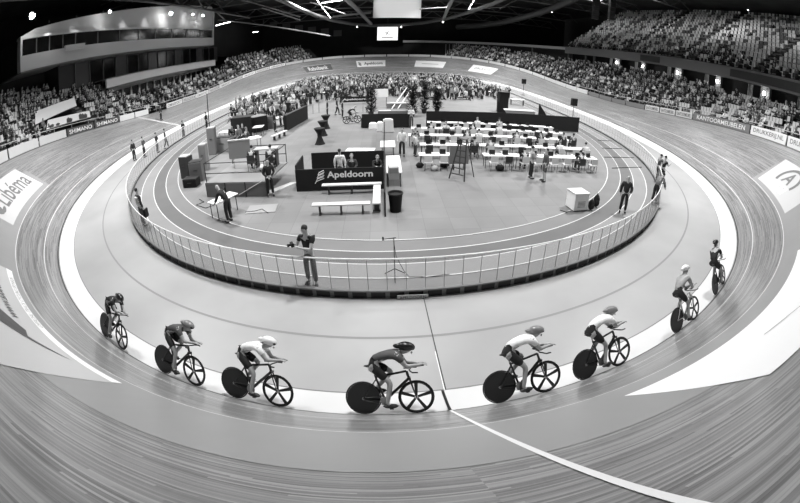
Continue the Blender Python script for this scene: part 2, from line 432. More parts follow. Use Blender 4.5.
for z0, z1, m in ((.06, .10, mat('mid', .45)), (-.2, -.15, mat('mid', .45)),):
    vs = []
    for i in range(n):
        s = 250*i/n; vs += [I(s, -.09, z0), I(s, -.09, z1), I(s, .03, z1), I(s, .03, z0)]
    fs = []
    for i in range(n):
        j = (i+1) % n
        for a in range(4): fs.append((4*i+a, 4*i+(a+1) % 4, 4*j+(a+1) % 4, 4*j+a))
    mb.add(vs, fs, m)
fpart(mb.build('base_rail'))
NP = 96; NB = 384
mb = MB()
for k in range(NB):
    a = 250*k/NB; b = 250*(k+1)/NB; w_ = (b-a)*.12
    vs = []
    for i in range(4):
        s = a+w_+(b-a-2*w_)*i/3; vs += [I(s, -.05, -.16), I(s, -.05, .07), I(s, -.01, .07), I(s, -.01, -.16)]
    fs = [(4*i+q, 4*i+(q+1) % 4, 4*i+4+(q+1) % 4, 4*i+4+q) for i in range(3) for q in range(4)]+[(0, 1, 2, 3), (12, 13, 14, 15)]
    mb.add(vs, fs, M_blk)
mb2 = MB(); vs = []
for i in range(n):
    s = 250*i/n; vs += [I(s, -.02, -.18), I(s, -.02, .07)]
mb2.add(vs, [(2*i, 2*((i+1) % n), 2*((i+1) % n)+1, 2*i+1) for i in range(n)], mat('mid', .45)); fpart(mb2.build('kick_backing'))
fpart(mb.build('kickboard', M_blk))
fpart(MB().tube([I(250*i/n, 0, FH) for i in range(n)], .021, M_line, n=6, closed=True).build('top_rail', M_line, smooth=True))
M_post = mat('post_steel', .5, .4)
for k in range(NP):
    s = 250*k/NP
    vs = []
    a, b = s+.03, s+250/NP-.03
    for i in range(4):
        t = a+(b-a)*i/3; vs += [I(t, 0, .02), I(t, 0, FH-.03)]
    fpart(MB().add(vs, [(2*i, 2*i+2, 2*i+3, 2*i+1) for i in range(3)], M_glass).build('panel', M_glass))

far = MB()
for k in range(NB):
    s = 250*k/NB; p = I(s, 0, 0); x, y, nx, ny, _ = P_(s); near = k < 50 or k >= NB-50
    m_ = MB() if near else far
    m_.box((p.x, p.y, p.z+FH/2-.09), (.018, .014, FH+.15), M_post, rz=math.atan2(ny, nx))
    if near: fpart(m_.build('post', M_post))
o = fpart(far.build('far_posts', M_post)); o['kind'] = 'stuff'
# ================================================================== people
TONES = [.10, .14, .2, .3, .42, .55, .68, .82, .92]
def cloth(v): return mat('cloth_%02d' % int(v*100), v, .8, noise=.12, nscale=9)
M_skin = mat('skin', .66, .55); M_skin2 = mat('skin_dark', .45, .55); M_hair = mat('hair_dark', .13, .7); M_hairl = mat('hair_light', .5, .7); M_shoe = mat('shoe', .1, .5); M_eye = mat('eye', .05, .3)
V = Vector
def skin_mesh(nodes, edges, root, sub=1, name='body'):
    names = list(nodes); bm = bmesh.new(); lay = bm.verts.layers.skin.verify(); vs = {}
    for n_ in names:
        p, r = nodes[n_]; v = bm.verts.new(p); v[lay].radius = r if isinstance(r, tuple) else (r, r); vs[n_] = v
        v[lay].use_root = (n_ == root)
    for a, b in edges: bm.edges.new((vs[a], vs[b]))
    me = bpy.data.meshes.new(name); bm.to_mesh(me); bm.free()
    o = bpy.data.objects.new('tmp', me); COL.objects.link(o)
    m = o.modifiers.new('s', 'SKIN'); m.use_smooth_shade = True; m.branch_smoothing = .3
    if sub: q = o.modifiers.new('u', 'SUBSURF'); q.levels = sub; q.render_levels = sub
    dg = bpy.context.evaluated_depsgraph_get(); dg.update()
    out = bpy.data.meshes.new_from_object(o.evaluated_get(dg)); bpy.data.objects.remove(o); bpy.data.meshes.remove(me)
    out.name = name
    return out
def stand_pose(**kw):
    J = dict(pel=(0, 0, .95), spi=(0, -.01, 1.13), che=(0, 0, 1.32), nec=(0, .0, 1.47), hd0=(0, .015, 1.56), hd1=(0, .02, 1.66), hd2=(0, .01, 1.745),
             shL=(-.18, 0, 1.41), elL=(-.25, -.02, 1.13), wrL=(-.25, .05, .89), haL=(-.245, .08, .80),
             shR=(.18, 0, 1.41), elR=(.25, -.02, 1.13), wrR=(.25, .05, .89), haR=(.245, .08, .80),
             hiL=(-.09, 0, .90), knL=(-.11, .02, .5), anL=(-.12, -.02, .09), toL=(-.14, .13, .045),
             hiR=(.09, 0, .90), knR=(.11, .02, .5), anR=(.12, -.02, .09), toR=(.14, .13, .045))
    J.update(kw); return {k: V(v) for k, v in J.items()}
def seat_pose(**kw):
    J = stand_pose(pel=(0, -.02, .52), spi=(0, -.05, .70), che=(0, -.03, .90), nec=(0, .0, 1.05), hd0=(0, .03, 1.13), hd1=(0, .045, 1.23), hd2=(0, .04, 1.315),
             shL=(-.18, -.02, .99), elL=(-.25, .05, .74), wrL=(-.13, .24, .64), haL=(-.07, .30, .63),
             shR=(.18, -.02, .99), elR=(.25, .05, .74), wrR=(.13, .24, .64), haR=(.07, .30, .63),
             hiL=(-.09, 0, .51), knL=(-.13, .43, .53), anL=(-.13, .42, .09), toL=(-.14, .56, .045),
             hiR=(.09, 0, .51), knR=(.13, .43, .53), anR=(.13, .42, .09), toR=(.14, .56, .045))
    J.update({k: V(v) for k, v in kw.items()}); return J
RAD = dict(pel=(.135, .10), spi=(.12, .09), che=(.15, .10), nec=.055, hd0=(.07, .08), hd1=(.078, .095), hd2=(.055, .065),
           wst=(.125, .095), sh=.065, el=.045, wr=.03, ha=.038, hi=.085, kn=.058, an=.04, to=.035)
def rad(k): return RAD.get(k) or RAD[k[:2]]
TORSO = [('pel', 'spi'), ('spi', 'che'), ('che', 'nec')]
HEAD = [('nec', 'hd0'), ('hd0', 'hd1'), ('hd1', 'hd2')]
def arm(s): return [('che', 'sh'+s), ('sh'+s, 'el'+s), ('el'+s, 'wr'+s), ('wr'+s, 'ha'+s)]
def leg(s): return [('pel', 'hi'+s), ('hi'+s, 'kn'+s), ('kn'+s, 'an'+s), ('an'+s, 'to'+s)]
def grow(J, edges, root, extra, sub, name, only=None, over=None):
    ns = {}
    for e in edges:
        for k in e:
            if k not in ns:
                r = (over or {}).get(k) or rad(k)
                r = tuple(x+extra for x in r) if isinstance(r, tuple) else r+extra
                ns[k] = (J[k], r)
    return skin_mesh(ns, edges, root, sub, name)
def lerp(a, b, t): return a*(1-t)+b*t
def hand_nodes(J, s, curl=.5):
    """five fingers from the palm, curling"""
    w, h, el = J['wr'+s], J['ha'+s], J['el'+s]
    d = (h-w).normalized(); side = d.cross(V((0, 0, 1)))
    side = side.normalized() if side.length > .2 else V((1, 0, 0))
    nrm = side.cross(d).normalized(); ns = {}; es = []
    palm = w+d*.07; ns['pa'+s] = (palm, (.036, .018)); es.append(('wr'+s, 'pa'+s))
    for k, (o_, L_) in enumerate(((-.03, .062), (-.01, .075), (.01, .078), (.03, .068))):
        b = palm+d*.03+side*o_; m_ = b+d*L_*.5-nrm*curl*.03; t = m_+d*L_*.4*(1-curl)-nrm*curl*.05
        for nm, p, r in (('a', b, .011), ('b', m_, .010), ('c', t, .008)): ns['f%d%s%s' % (k, nm, s)] = (p, (r, r))
        es += [('pa'+s, 'f%da%s' % (k, s)), ('f%da%s' % (k, s), 'f%db%s' % (k, s)), ('f%db%s' % (k, s), 'f%dc%s' % (k, s))]
    sg = 1 if s == 'L' else -1
    b = w+d*.035+side*sg*.038; t = b+d*.04+side*sg*.022-nrm*.01
    ns['t0'+s] = (b, (.013, .013)); ns['t1'+s] = (t, (.009, .009)); es += [('wr'+s, 't0'+s), ('t0'+s, 't1'+s)]
    return ns, es
def person_parts(J, sub=1, sleeves='long', fingers=False, skirt=False, jacket=False):
    out = {}
    edges = TORSO+HEAD+arm('L')+arm('R')+leg('L')+leg('R')
    if fingers:
        ns = {}
        es = [e for e in edges if e[1][:2] != 'ha']
        for e in es:
            for k in e:
                if k not in ns: r = rad(k); ns[k] = (J[k], r if isinstance(r, tuple) else (r, r))
        for s in 'LR':
            a, b = hand_nodes(J, s); ns.update(a); es += b
        out['body'] = skin_mesh(ns, es, 'pel', sub, 'body')
    else: out['body'] = grow(J, edges, 'pel', 0, sub, 'body')
    # shirt
    Jn = dict(J); Jn['nec'] = lerp(J['che'], J['nec'], .86)
    se = list(TORSO)
    for s in 'LR':
        if sleeves == 'short': Jn['el'+s] = lerp(J['sh'+s], J['el'+s], .6)
        if sleeves == 'long': Jn['wr'+s] = lerp(J['el'+s], J['wr'+s], .92)
        se += [('che', 'sh'+s), ('sh'+s, 'el'+s)]
        if sleeves == 'long': se.append(('el'+s, 'wr'+s))
    ex = .03 if jacket else .02
    if jacket:
        Jn['pel'] = lerp(J['pel'], J['spi'], -.25) if not skirt else J['pel']
    out['shirt'] = grow(Jn, se, 'pel', ex, sub, 'shirt', over={'elL': .04, 'elR': .04, 'shL': .062, 'shR': .062} if sleeves == 'short' else None)
    Jt = dict(J); Jt['wst'] = lerp(J['pel'], J['spi'], .45); te = [('pel', 'wst')]+[('pel', 'hi'+s) for s in 'LR']
    for s in 'LR':
        Jt['an'+s] = lerp(J['kn'+s], J['an'+s], .93); te += [('hi'+s, 'kn'+s)]+([] if skirt else [('kn'+s, 'an'+s)])
    out['trousers'] = grow(Jt, te, 'pel', .018, sub, 'trousers', over={'anL': .05, 'anR': .05})
    # shoes
    out['shoes'] = []
    for s in 'LR':
        mb = MB(); a, t = J['an'+s], J['to'+s]; d = (t-a); d.z = 0
        ang = math.atan2(-d.x, d.y) if d.length > .01 else 0
        q = Matrix.Rotation(ang, 3, 'Z'); c = lerp(a, t, .5); pitch = (t-a)
        mb.ball((c.x, c.y, min(a.z, t.z)+.01), (.05, .15, .05), None, 8, q)
        out['shoes'].append(mb.mesh('shoe', M_shoe, smooth=True))
    mb = MB(); h = J['hd1']; up = (J['hd2']-J['hd0']).normalized()
    q = V((0, 0, 1)).rotation_difference(up).to_matrix()
    mb.ball(h+q @ V((0, -.038, .035)), (.087, .088, .085), None, 10, q)
    out['hair'] = mb.mesh('hair', M_hair, smooth=True)
    mb = MB(); mb.ball(h+q @ V((0, .103, -.02)), (.013, .02, .022), M_skin, 6, q); out['nose'] = mb.mesh('nose', M_skin, smooth=True)
    out['eyes'] = [MB().ball(h+q @ V((s*.032, .088, .008)), (.011, .008, .007), M_eye, 6, q).mesh('eye', M_eye) for s in (-1, 1)]
    out['ears'] = [MB().ball(h+q @ V((s*.084, .0, -.01)), (.012, .02, .03), M_skin, 6, q).mesh('ear', M_skin, smooth=True) for s in (-1, 1)]
    mb = MB(); mb.ball(h+q @ V((0, .088, -.058)), (.022, .008, .005), mat('mouth', .35), 6, q); out['mouth'] = mb.mesh('mouth', mat('mouth', .35))
    return out
def with_mat(me, m):
    c = me.copy(); c.materials.clear(); c.materials.append(m); return c
def place_person(parts, loc, rz, label, shirt, trousers, hair=M_hair, skin=None, group=None, cat='person', scale=1, face=True, rot=None, name='person'):
    skin = skin or M_skin
    o = link(name, with_mat(parts['body'], skin)); o.location = loc; o.rotation_euler = rot or (0, 0, rz); o.scale = (scale,)*3
    tag(o, label, cat, group)
    link('shirt', with_mat(parts['shirt'], cloth(shirt) if isinstance(shirt, float) else shirt), o); link('trousers', with_mat(parts['trousers'], cloth(trousers)), o)
    for q in parts.get('shoes') or []: link('shoe', q, o)
    if hair and parts.get('hair'): link('hair', with_mat(parts['hair'], hair), o)
    if face:
        link('nose', parts['nose'], o); link('mouth', parts['mouth'], o)
        for q in parts['eyes']: link('eye', q, o)
        for q in parts['ears']: link('ear', q, o)
    return o
def aim(frm, to):    # rotation about z so that local +Y points from frm to to
    return math.atan2(-(to[0]-frm[0]), to[1]-frm[1])

# one mesh per figure for the crowds (skin, shirt, trousers, hair as materials)
def merge_parts(parts, ms, name, drop=()):
    vs = []; fs = []; mi = []
    for k, slot in (('body', 0), ('shirt', 1), ('trousers', 2), ('hair', 3)):
        if k in drop: continue
        me = parts[k]; n0 = len(vs); vs += [tuple(v.co) for v in me.vertices]
        fs += [tuple(i+n0 for i in p.vertices) for p in me.polygons]; mi += [slot]*len(me.polygons)
    return vs, fs, mi
def crowd_mesh(vs, fs, mi, ms, name):
    me = bpy.data.meshes.new(name); me.from_pydata(vs, [], fs)
    for m in ms: me.materials.append(m)
    me.polygons.foreach_set('material_index', mi); me.update(); return me
SEATED = [merge_parts(person_parts(p, 0), None, 's') for p in (
    seat_pose(),
    seat_pose(elL=(-.2, .1, .75), wrL=(-.06, .2, .86), haL=(-.02, .16, .95), hd0=(0, .05, 1.12), hd1=(.02, .09, 1.21), hd2=(.03, .1, 1.29)),
    seat_pose(che=(0, .08, .87), nec=(0, .15, 1.0), shL=(-.18, .1, .95), shR=(.18, .1, .95), hd0=(0, .2, 1.07), hd1=(0, .24, 1.16), hd2=(0, .25, 1.24), elL=(-.2, .25, .72), elR=(.2, .25, .72), wrL=(-.08, .4, .62), wrR=(.08, .4, .62)))]
STANDING = [merge_parts(person_parts(p, 0), None, 's') for p in (
    stand_pose(),
    stand_pose(elL=(-.24, .05, 1.12), wrL=(-.1, .25, 1.1), haL=(-.02, .27, 1.12), elR=(.24, .05, 1.12), wrR=(.1, .25, 1.1), haR=(.02, .27, 1.12)),
    stand_pose(anL=(-.1, -.25, .12), toL=(-.1, -.12, .05), knL=(-.1, -.02, .5), anR=(.1, .25, .09), toR=(.1, .4, .06), knR=(.1, .18, .52)))]
_cm = {}
def crowd_variant(kind, i, sh, tr, hair):
    key = (kind, i, sh, tr, hair)
    if key not in _cm:
        vs, fs, mi = (SEATED if kind == 'seat' else STANDING)[i]
        _cm[key] = crowd_mesh(vs, fs, mi, [M_skin, cloth(sh), cloth(tr), M_hair if hair else M_hairl], 'spectator')
    return _cm[key]
def crowd_mass(name, spots, label, cat, kind='seat'):
    """spots: (x, y, z, rz); one object of many small figures"""
    ms = [M_skin, M_hair, M_hairl]+[cloth(t) for t in TONES]; AV = []; AF = []; AM = []; n0 = 0
    src = SEATED if kind == 'seat' else STANDING
    arr = [(np.array(v), f, np.array(m)) for v, f, m in src]
    for (x, y, z, rz) in spots:
        v, f, m = arr[R.randrange(len(arr))]; c, s = math.cos(rz), math.sin(rz); k = R.uniform(.92, 1.06)
        w_ = np.stack([x+k*(v[:, 0]*c-v[:, 1]*s), y+k*(v[:, 0]*s+v[:, 1]*c), z+k*v[:, 2]], 1)
        AV.append(w_); AF += [tuple(i+n0 for i in q) for q in f]; n0 += len(v)
        lut = np.array([0, 3+pick_tone(), 3+R.choice((0, 0, 1, 2, 3)), R.choice((1, 1, 1, 2))]); AM.append(lut[m])
    me = bpy.data.meshes.new(name); me.from_pydata(np.concatenate(AV).tolist(), [], AF)
    for q in ms: me.materials.append(q)
    me.polygons.foreach_set('material_index', np.concatenate(AM).astype(np.int32)); me.update()
    o = link(name, me); return tag(o, label, cat, kind='stuff')
def pick_tone(): return R.choice((0, 0, 0, 0, 1, 1, 1, 2, 2, 3, 4, 5, 7, 8))
# ================================================================== rim boards
M_rail = mat('rail_pale', .72, .4); M_bd = mat('board_pale', .80, .5); M_bdw = mat('board_white', .90, .5); M_bdg = mat('board_grey', .46, .5); M_bdd = mat('board_dark', .30, .5)
def board(s0, s1, m, label, txt=None, tm=None, h=.68, n=1, group=None, z0=.0):
    o = None; k = max(2, int((s1-s0)/.8)); vs = []
    for i in range(k+1):
        s = s0+.06+(s1-s0-.12)*i/k; vs += [O(s, .04, z0+.02), O(s, .12, z0+.02), O(s, .12, z0+h), O(s, .04, z0+h)]
    fs = [(4*i+a, 4*i+4+a, 4*i+4+(a+1) % 4, 4*i+(a+1) % 4)[::-1] for i in range(k) for a in range(4)]+[(0, 1, 2, 3), (4*k+3, 4*k+2, 4*k+1, 4*k)]
    o = MB().add(vs, fs, m).build('advertising_board', m); tag(o, label, 'advertising board', group)
    if txt:
        a, b = s1-(s1-s0)*.08, s0+(s1-s0)*.08
        lettering('lettering', txt, lambda p, q: O(a+(b-a)*p, .032, z0+h*(.22+.56*q)), tm, o, .015)
    return o
G_ = 'plain pale boards along the track rim'
for a, b in ((215.3, 219.9), (220, 224.9), (225, 230)): board(a, b, M_bd, 'blank pale board on the left rim between the stand and the track', group='blank boards on the left rim')
board(210.3, 215.2, M_bdd, 'dark board reading SHIMANO on the left rim beside the blank boards', 'SHIMANO', M_bdw)
board(205.2, 210.2, M_bdd, 'dark board reading SHIMANO on the left rim, the one nearer the finish line', 'SHIMANO', M_bdw)
board(201.8, 205.1, M_bdw, 'white board on the left rim right beside the dark sponsor boards'); board(198.4, 201.7, M_bdw, 'white board on the left rim at the end of the finish line')
s = 193.5; i = 0
while s > 150: board(s-4.8, s, M_bd if i % 2 else M_bdw, 'pale lettered board on the left rim beyond the finish line', 'WIELERCENTRUM' if i % 2 else 'OMNISPORT', mat('board_text', .5), group='pale lettered boards on the left rim'); s -= 4.9; i += 1
while s > 76: board(s-4.8, s, M_bd, 'pale board along the rim of the far bend', group='pale boards around the far bend', h=.62); s -= 4.9
s = 76
while s > 64: board(s-4, s, M_bd, 'pale board on the right rim where the far bend ends', group='pale boards at the end of the far bend'); s -= 4.05
for a, b in ((60.2, 63.6), (56.6, 60.1), (52.9, 56.5), (48.4, 52.8)): board(a, b, M_bdg, 'grey board on the right rim below the spectators', group='grey boards on the right rim', h=.6)
for a, b in ((45.3, 48.3), (42.2, 45.2), (39.1, 42.1)): board(a, b, M_bd, 'pale board with a row of dark words on the right rim', 'KANTOORMEUBEL', M_bdd, group='pale worded boards on the right rim', h=.66)
board(29.8, 39, M_bdg, 'long grey board with big pale KANTOORMEUBELEN letters on right rim', 'KANTOORMEUBELEN', M_bdw, h=.74)
board(24.4, 29.7, M_bdw, 'white board reading DRUKKERIJ.NL on right rim beside the long grey board', 'DRUKKERIJ.NL', M_bdg, h=.74)
board(19, 24.3, M_bdw, 'white board reading DRUKKERIJ.NL on right rim farthest from the grey board', 'DRUKKERIJ.NL', M_bdg, h=.74)
for s0, s1, lab in ((19, 76, 'pale handrail above the boards in front of the right stand'), (150, 230, 'pale handrail above the boards in front of the left stand')):
    o = MB().tube([O(s, .25, 1.0) for s in np.arange(s0, s1, 1.5)], .035, M_rail, n=6).build('handrail', M_rail, smooth=True); tag(o, lab, 'handrail')
    for k, s in enumerate(np.arange(s0+1, s1, 3)):
        if k < 30: MB().tube([O(s, .25, .0), O(s, .25, 1.0)], .02, M_rail, n=5).build('post', M_rail, o)
# gutter strip / fall guard just outside the rim
tag(strip('trim_rim_curb', 0, 250, -.12, .02, lambda s, d, o: S(s, tw(s)+d, o), mat('rim_curb', .35), step=.6, off=.01), kind='structure')
def Oz(d, z): return lambda s, dd, off: O(s, dd, 0)
tag(strip('floor_rim_deck', 10, 240, -.02, .6, lambda s, d, off: O(s, d, -.03), mat('concrete_dark', .25), step=1.2), kind='structure')

# ================================================================== stands
M_conc = mat('stand_concrete', .15, .8, noise=.15, nscale=2); M_step = mat('aisle_step', .42, .8); M_wallD = mat('wall_dark', .13, .8, noise=.2, nscale=.5); M_wallm = mat('wall_mid', .3, .7)
M_seat = mat('seat_grey', .78, .45); M_seatu = mat('seat_upper', .8, .5)
def row_pos(s, k, nrow, d0, dd, z0, z1):
    return O(s, d0+dd*k), z0+(z1-z0)*k/(nrow-1)
def tiers(name, s0, s1, rows, zf, d0=.55, dd=.78):
    """stepped concrete under the seats; rows of (d, z) top faces"""
    n = max(2, int((s1-s0)/1.5)); mb = MB(); vs = []; m = 2*rows
    for i in range(n+1):
        s = s0+(s1-s0)*i/n
        for k in range(rows):
            p = O(s, d0+dd*k); q = O(s, d0+dd*(k+1)); z = zf(s, k)
            vs += [(p.x, p.y, z), (q.x, q.y, z)]
    fs = [(i*m+a, i*m+a+1, (i+1)*m+a+1, (i+1)*m+a) for i in range(n) for a in range(m-1)]
    mb.add(vs, fs, M_conc); return tag(mb.build(name, M_conc), kind='structure')
def seat_verts():
    mb = MB(); mb.box((0, .0, .42), (.42, .40, .05)); mb.box((0, -.22, .66), (.42, .05, .46)); mb.box((0, -.05, .2), (.08, .2, .40)); return mb
SEATM = seat_verts(); seat_me = SEATM.mesh('stadium_seat', M_seat); SEATU = seat_verts(); SEATU.v = [(x*1.25, y*1.2, z*1.15) for x, y, z in SEATU.v]; seat_meu = SEATU.mesh('stadium_seat_upper', M_seatu)
seats = []   # (dist, x,y,z,rz, stand)
ppl = []
def fill(s0, s1, rows, zf, occ, aisles, stand, d0=.55, dd=.78, pitch=.54, skip=None):
    for k in range(rows):
        c = O((s0+s1)/2, d0+dd*k+.4); L_ = 0
        s = s0
        while s < s1:
            p = O(s, d0+dd*k+.42); q = O(s+.2, d0+dd*k+.42); ds = pitch/((q-p).xy.length/.2)
            s += ds
            if any(abs(s-a) < .75 for a in aisles) or (skip and skip(s, k)): continue
            x, y, nx, ny, _ = P_(s); z = zf(s, k); rz = math.atan2(nx, -ny)  # +Y local faces inwards
            rz = math.atan2(-(-nx), -ny)
            d = (V((p.x, p.y, z))-CAM).length
            o_ = occ(s, k)
            if R.random() < o_: ppl.append((d, p.x, p.y, z, rz, stand))
            else: seats.append((d, p.x, p.y, z, rz, stand))
def zR(s, k):
    zf = rimz(s)+.25; zb = max(5.7, zf+2.6); return zf+(zb-zf)*k/6
def zL(s, k):
    zf = rimz(s)+.25; return zf+k*.60
BAN = (((217.75, 1.5), (208.75, 3.75), (207.25, 5.5), (215.25, 4.25)), ((217.5, 0), (209.5, .3), (207., 3.25), (215.5, 1.75)))
def banned(s, k):
    for q in BAN:
        for dk in (-.9, -.3, .3):
            c = 0
            for i in range(4):
                (x0, y0), (x1, y1) = q[i], q[(i+1) % 4]
                if (y0 > k-dk) != (y1 > k-dk) and s < (x1-x0)*(k-dk-y0)/(y1-y0)+x0: c += 1
            if c % 2: return True
    return False
DD = 1.02
AR = [15.5, 29.0, 42.0, 51.5, 64, 76]; AL = [225, 208, 192, 178, 163, 150]
tiers('floor_stand_right', 6, 112, 7, zR, dd=DD); tiers('floor_stand_left_near', 198.5, 245, 9, zL, dd=DD); tiers('floor_stand_left_mid', 163, 198.5, 4, zL, dd=DD); tiers('floor_stand_left_end', 140, 163, 6, zL, dd=DD)
fill(6, 112, 7, zR, lambda s, k: (.34 if s < 30 else .46 if s < 50 else .7)-(.1 if k > 5 and s < 40 else 0), AR+[88, 100], 'lower right', dd=DD)
fill(198.5, 245, 9, zL, lambda s, k: .5, AL, 'left', dd=DD, skip=lambda s, k: banned(s, k*DD/.78)); fill(163, 198.5, 4, zL, lambda s, k: .45, AL, 'left', dd=DD); fill(142, 163, 6, zL, lambda s, k: .72, AL, 'left', dd=DD)
def zU(s, k): return 9.5+k*.71
tiers('floor_stand_upper', 0, 85, 15, zU, d0=7.2, dd=1.0)
fill(0, 85, 15, zU, lambda s, k: .35 if k < 2 else .06 if k < 4 else .015, [10, 24, 38, 52, 66], 'upper right', d0=7.2, dd=1.0, pitch=.78)
def aisle(s, rows, zf, d0=.55, dd=.78):
    mb = MB()
    for k in range(rows):
        for h in (0, 1):
            p = O(s, d0+dd*k+dd*(.25+.5*h)); x, y, nx, ny, _ = P_(s); z = zf(s, k)+.02+h*.2
            mb.box((p.x, p.y, z-.08), (dd*.52, 1.05, .18), M_step, rz=math.atan2(ny, nx))
    tag(mb.build('stairs', M_step), kind='structure')
for s in AR+[88, 100]: aisle(s, 7, zR, .55, DD)
for s in AL: aisle(s, 4 if 163 <= s < 198 else 6 if s < 163 else 9, zL, .55, DD)
for s in (10, 24, 38, 52, 66): aisle(s, 15, zU, 7.2, 1.0)

def mass_of(me_mb, items, name, m, label, cat):
    v = np.array(me_mb.v); f = me_mb.f; AV = []; AF = []; n0 = 0
    for (_, x, y, z, rz, _s2) in items:
        c, s = math.cos(rz), math.sin(rz)
        AV.append(np.stack([x+v[:, 0]*c-v[:, 1]*s, y+v[:, 0]*s+v[:, 1]*c, z+v[:, 2]], 1)); AF += [tuple(i+n0 for i in q) for q in f]; n0 += len(v)
    me = bpy.data.meshes.new(name); me.from_pydata(np.concatenate(AV).tolist(), [], AF); me.materials.append(m); me.materials.append(mat('seat_dark_grey', .36, .5)); nf = len(f)  # second slot: darker grey for random seats, as if folded
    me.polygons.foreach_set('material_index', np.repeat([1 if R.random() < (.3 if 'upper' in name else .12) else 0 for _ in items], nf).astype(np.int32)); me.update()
    return tag(link(name, me), label, cat, kind='stuff')
def in_view(x, y, z):
    d = V((x, y, z))-CAM; f = d.dot(Fw); a = d.dot(Rt); b = d.dot(Up); r0 = math.hypot(a, b); t = math.atan2(r0, f)
    if t > 1.5: return False
    r = FPX*(t+KC*t**3); U = a/r0*r; W_ = b/r0*r
    u = 400+PX+cr_*U-sr_*W_; v = 251.5+PY-(sr_*U+cr_*W_)
    return -6 < u < 806 and -6 < v < 509
NEAR = 300
def near_first(items, n): 
    it = sorted(items, key=lambda a: (not in_view(a[1], a[2], a[3]+.6), a[0])); return it[:n], it[n:]
sl = [q for q in seats if q[5] != 'upper right']; su = [q for q in seats if q[5] == 'upper right']
s_ind, s_rest = near_first(sl, 240)
u_ind, u_rest = near_first(su, 60)
for q in s_ind:
    o = link('stadium_seat', seat_me); o.location = q[1:4]; o.rotation_euler = (0, 0, q[4])
    tag(o, 'empty pale grey tip-up seat in the %s stand' % q[5], 'seat', 'empty seats in the %s stand' % q[5])
for q in u_ind:
    o = link('stadium_seat', seat_meu); o.location = q[1:4]; o.rotation_euler = (0, 0, q[4])
    tag(o, 'empty grey seat in the upper stand above the balcony', 'seat', 'empty seats in the upper stand')
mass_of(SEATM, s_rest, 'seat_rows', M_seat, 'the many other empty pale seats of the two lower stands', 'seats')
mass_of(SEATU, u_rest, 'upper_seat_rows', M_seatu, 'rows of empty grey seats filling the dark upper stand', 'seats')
p_ind, p_rest = near_first(ppl, 215)
for q in p_ind:
    sh = TONES[pick_tone()]; tr = TONES[R.choice((0, 1, 2, 3))]
    o = link('spectator', crowd_variant('seat', R.randrange(3), sh, tr, R.random() < .75)); o.location = q[1:4]; o.rotation_euler = (0, 0, q[4]+R.uniform(-.3, .3)); k = R.uniform(.93, 1.05); o.scale = (k, k, k)
    tone = 'dark' if sh < .25 else 'grey' if sh < .6 else 'pale'
    tag(o, 'spectator in %s clothes seated in the %s stand' % (tone, q[5]), 'spectator', 'seated spectators in %s clothes, %s stand' % (tone, q[5]))
crowd_mass('spectator_crowd', [q[1:5] for q in p_rest], 'dense crowd of seated spectators filling the stands beyond the nearest rows', 'crowd')

# ================================================================== right side: concourse and balcony
def wallstrip(name, s0, s1, d, z0, z1, m, step=1.5, thick=.25, kind='structure'):
    n = max(1, int(abs(s1-s0)/step)); vs = []
    for i in range(n+1):
        s = s0+(s1-s0)*i/n; a = O(s, d); b = O(s, d+thick); vs += [(a.x, a.y, z0), (a.x, a.y, z1), (b.x, b.y, z1), (b.x, b.y, z0)]
    fs = [(4*i+a, 4*i+(a+1) % 4, 4*i+4+(a+1) % 4, 4*i+4+a) for i in range(n) for a in range(4)]+[(3, 2, 1, 0), (4*n, 4*n+1, 4*n+2, 4*n+3)]
    o = MB().add(vs, fs, m).build(name, m)
    return tag(o, kind=kind) if kind else o
M_fascia = mat('fascia_grey', .42, .6); M_fasd = mat('fascia_dark', .2, .6); M_beam = mat('beam_pale', .62, .5)
wallstrip('wall_fascia_right', 0, 85, 7.0, 8.0, 9.3, M_fascia)
wallstrip('trim_balcony_top', 0, 85, 6.9, 9.3, 9.4, mat('mid', .45))
for k, (a, b) in enumerate(((30, 41), (55, 60))): 
    o = wallstrip('banner', a, b, 6.92, 8.25, 9.15, M_fasd, thick=.05, kind=None); tag(o, 'dark banner hung on the balcony front, %s' % ('the long one nearer the track seats' if k == 0 else 'the short one farther away'), 'banner')
wallstrip('wall_concourse_back', 0, 85, 9.6, 5.2, 9.4, M_wallD)
tag(strip('floor_concourse', 0, 75, 7.5, 9.8, lambda s, d, off: V((*O(s, d).xy, 5.72)), M_conc, step=1.5), kind='structure')
tag(strip('ceiling_concourse', 0, 73, 7.0, 9.8, lambda s, d, off: V((*O(s, d).xy, 8.05)), M_fasd, step=1.5), kind='structure')
M_glow = mat('wall_lamp_glow', 1, .5, emit=7)
cols = [8, 15.5, 23, 30, 36.8, 44.2, 52.2, 61, 69]
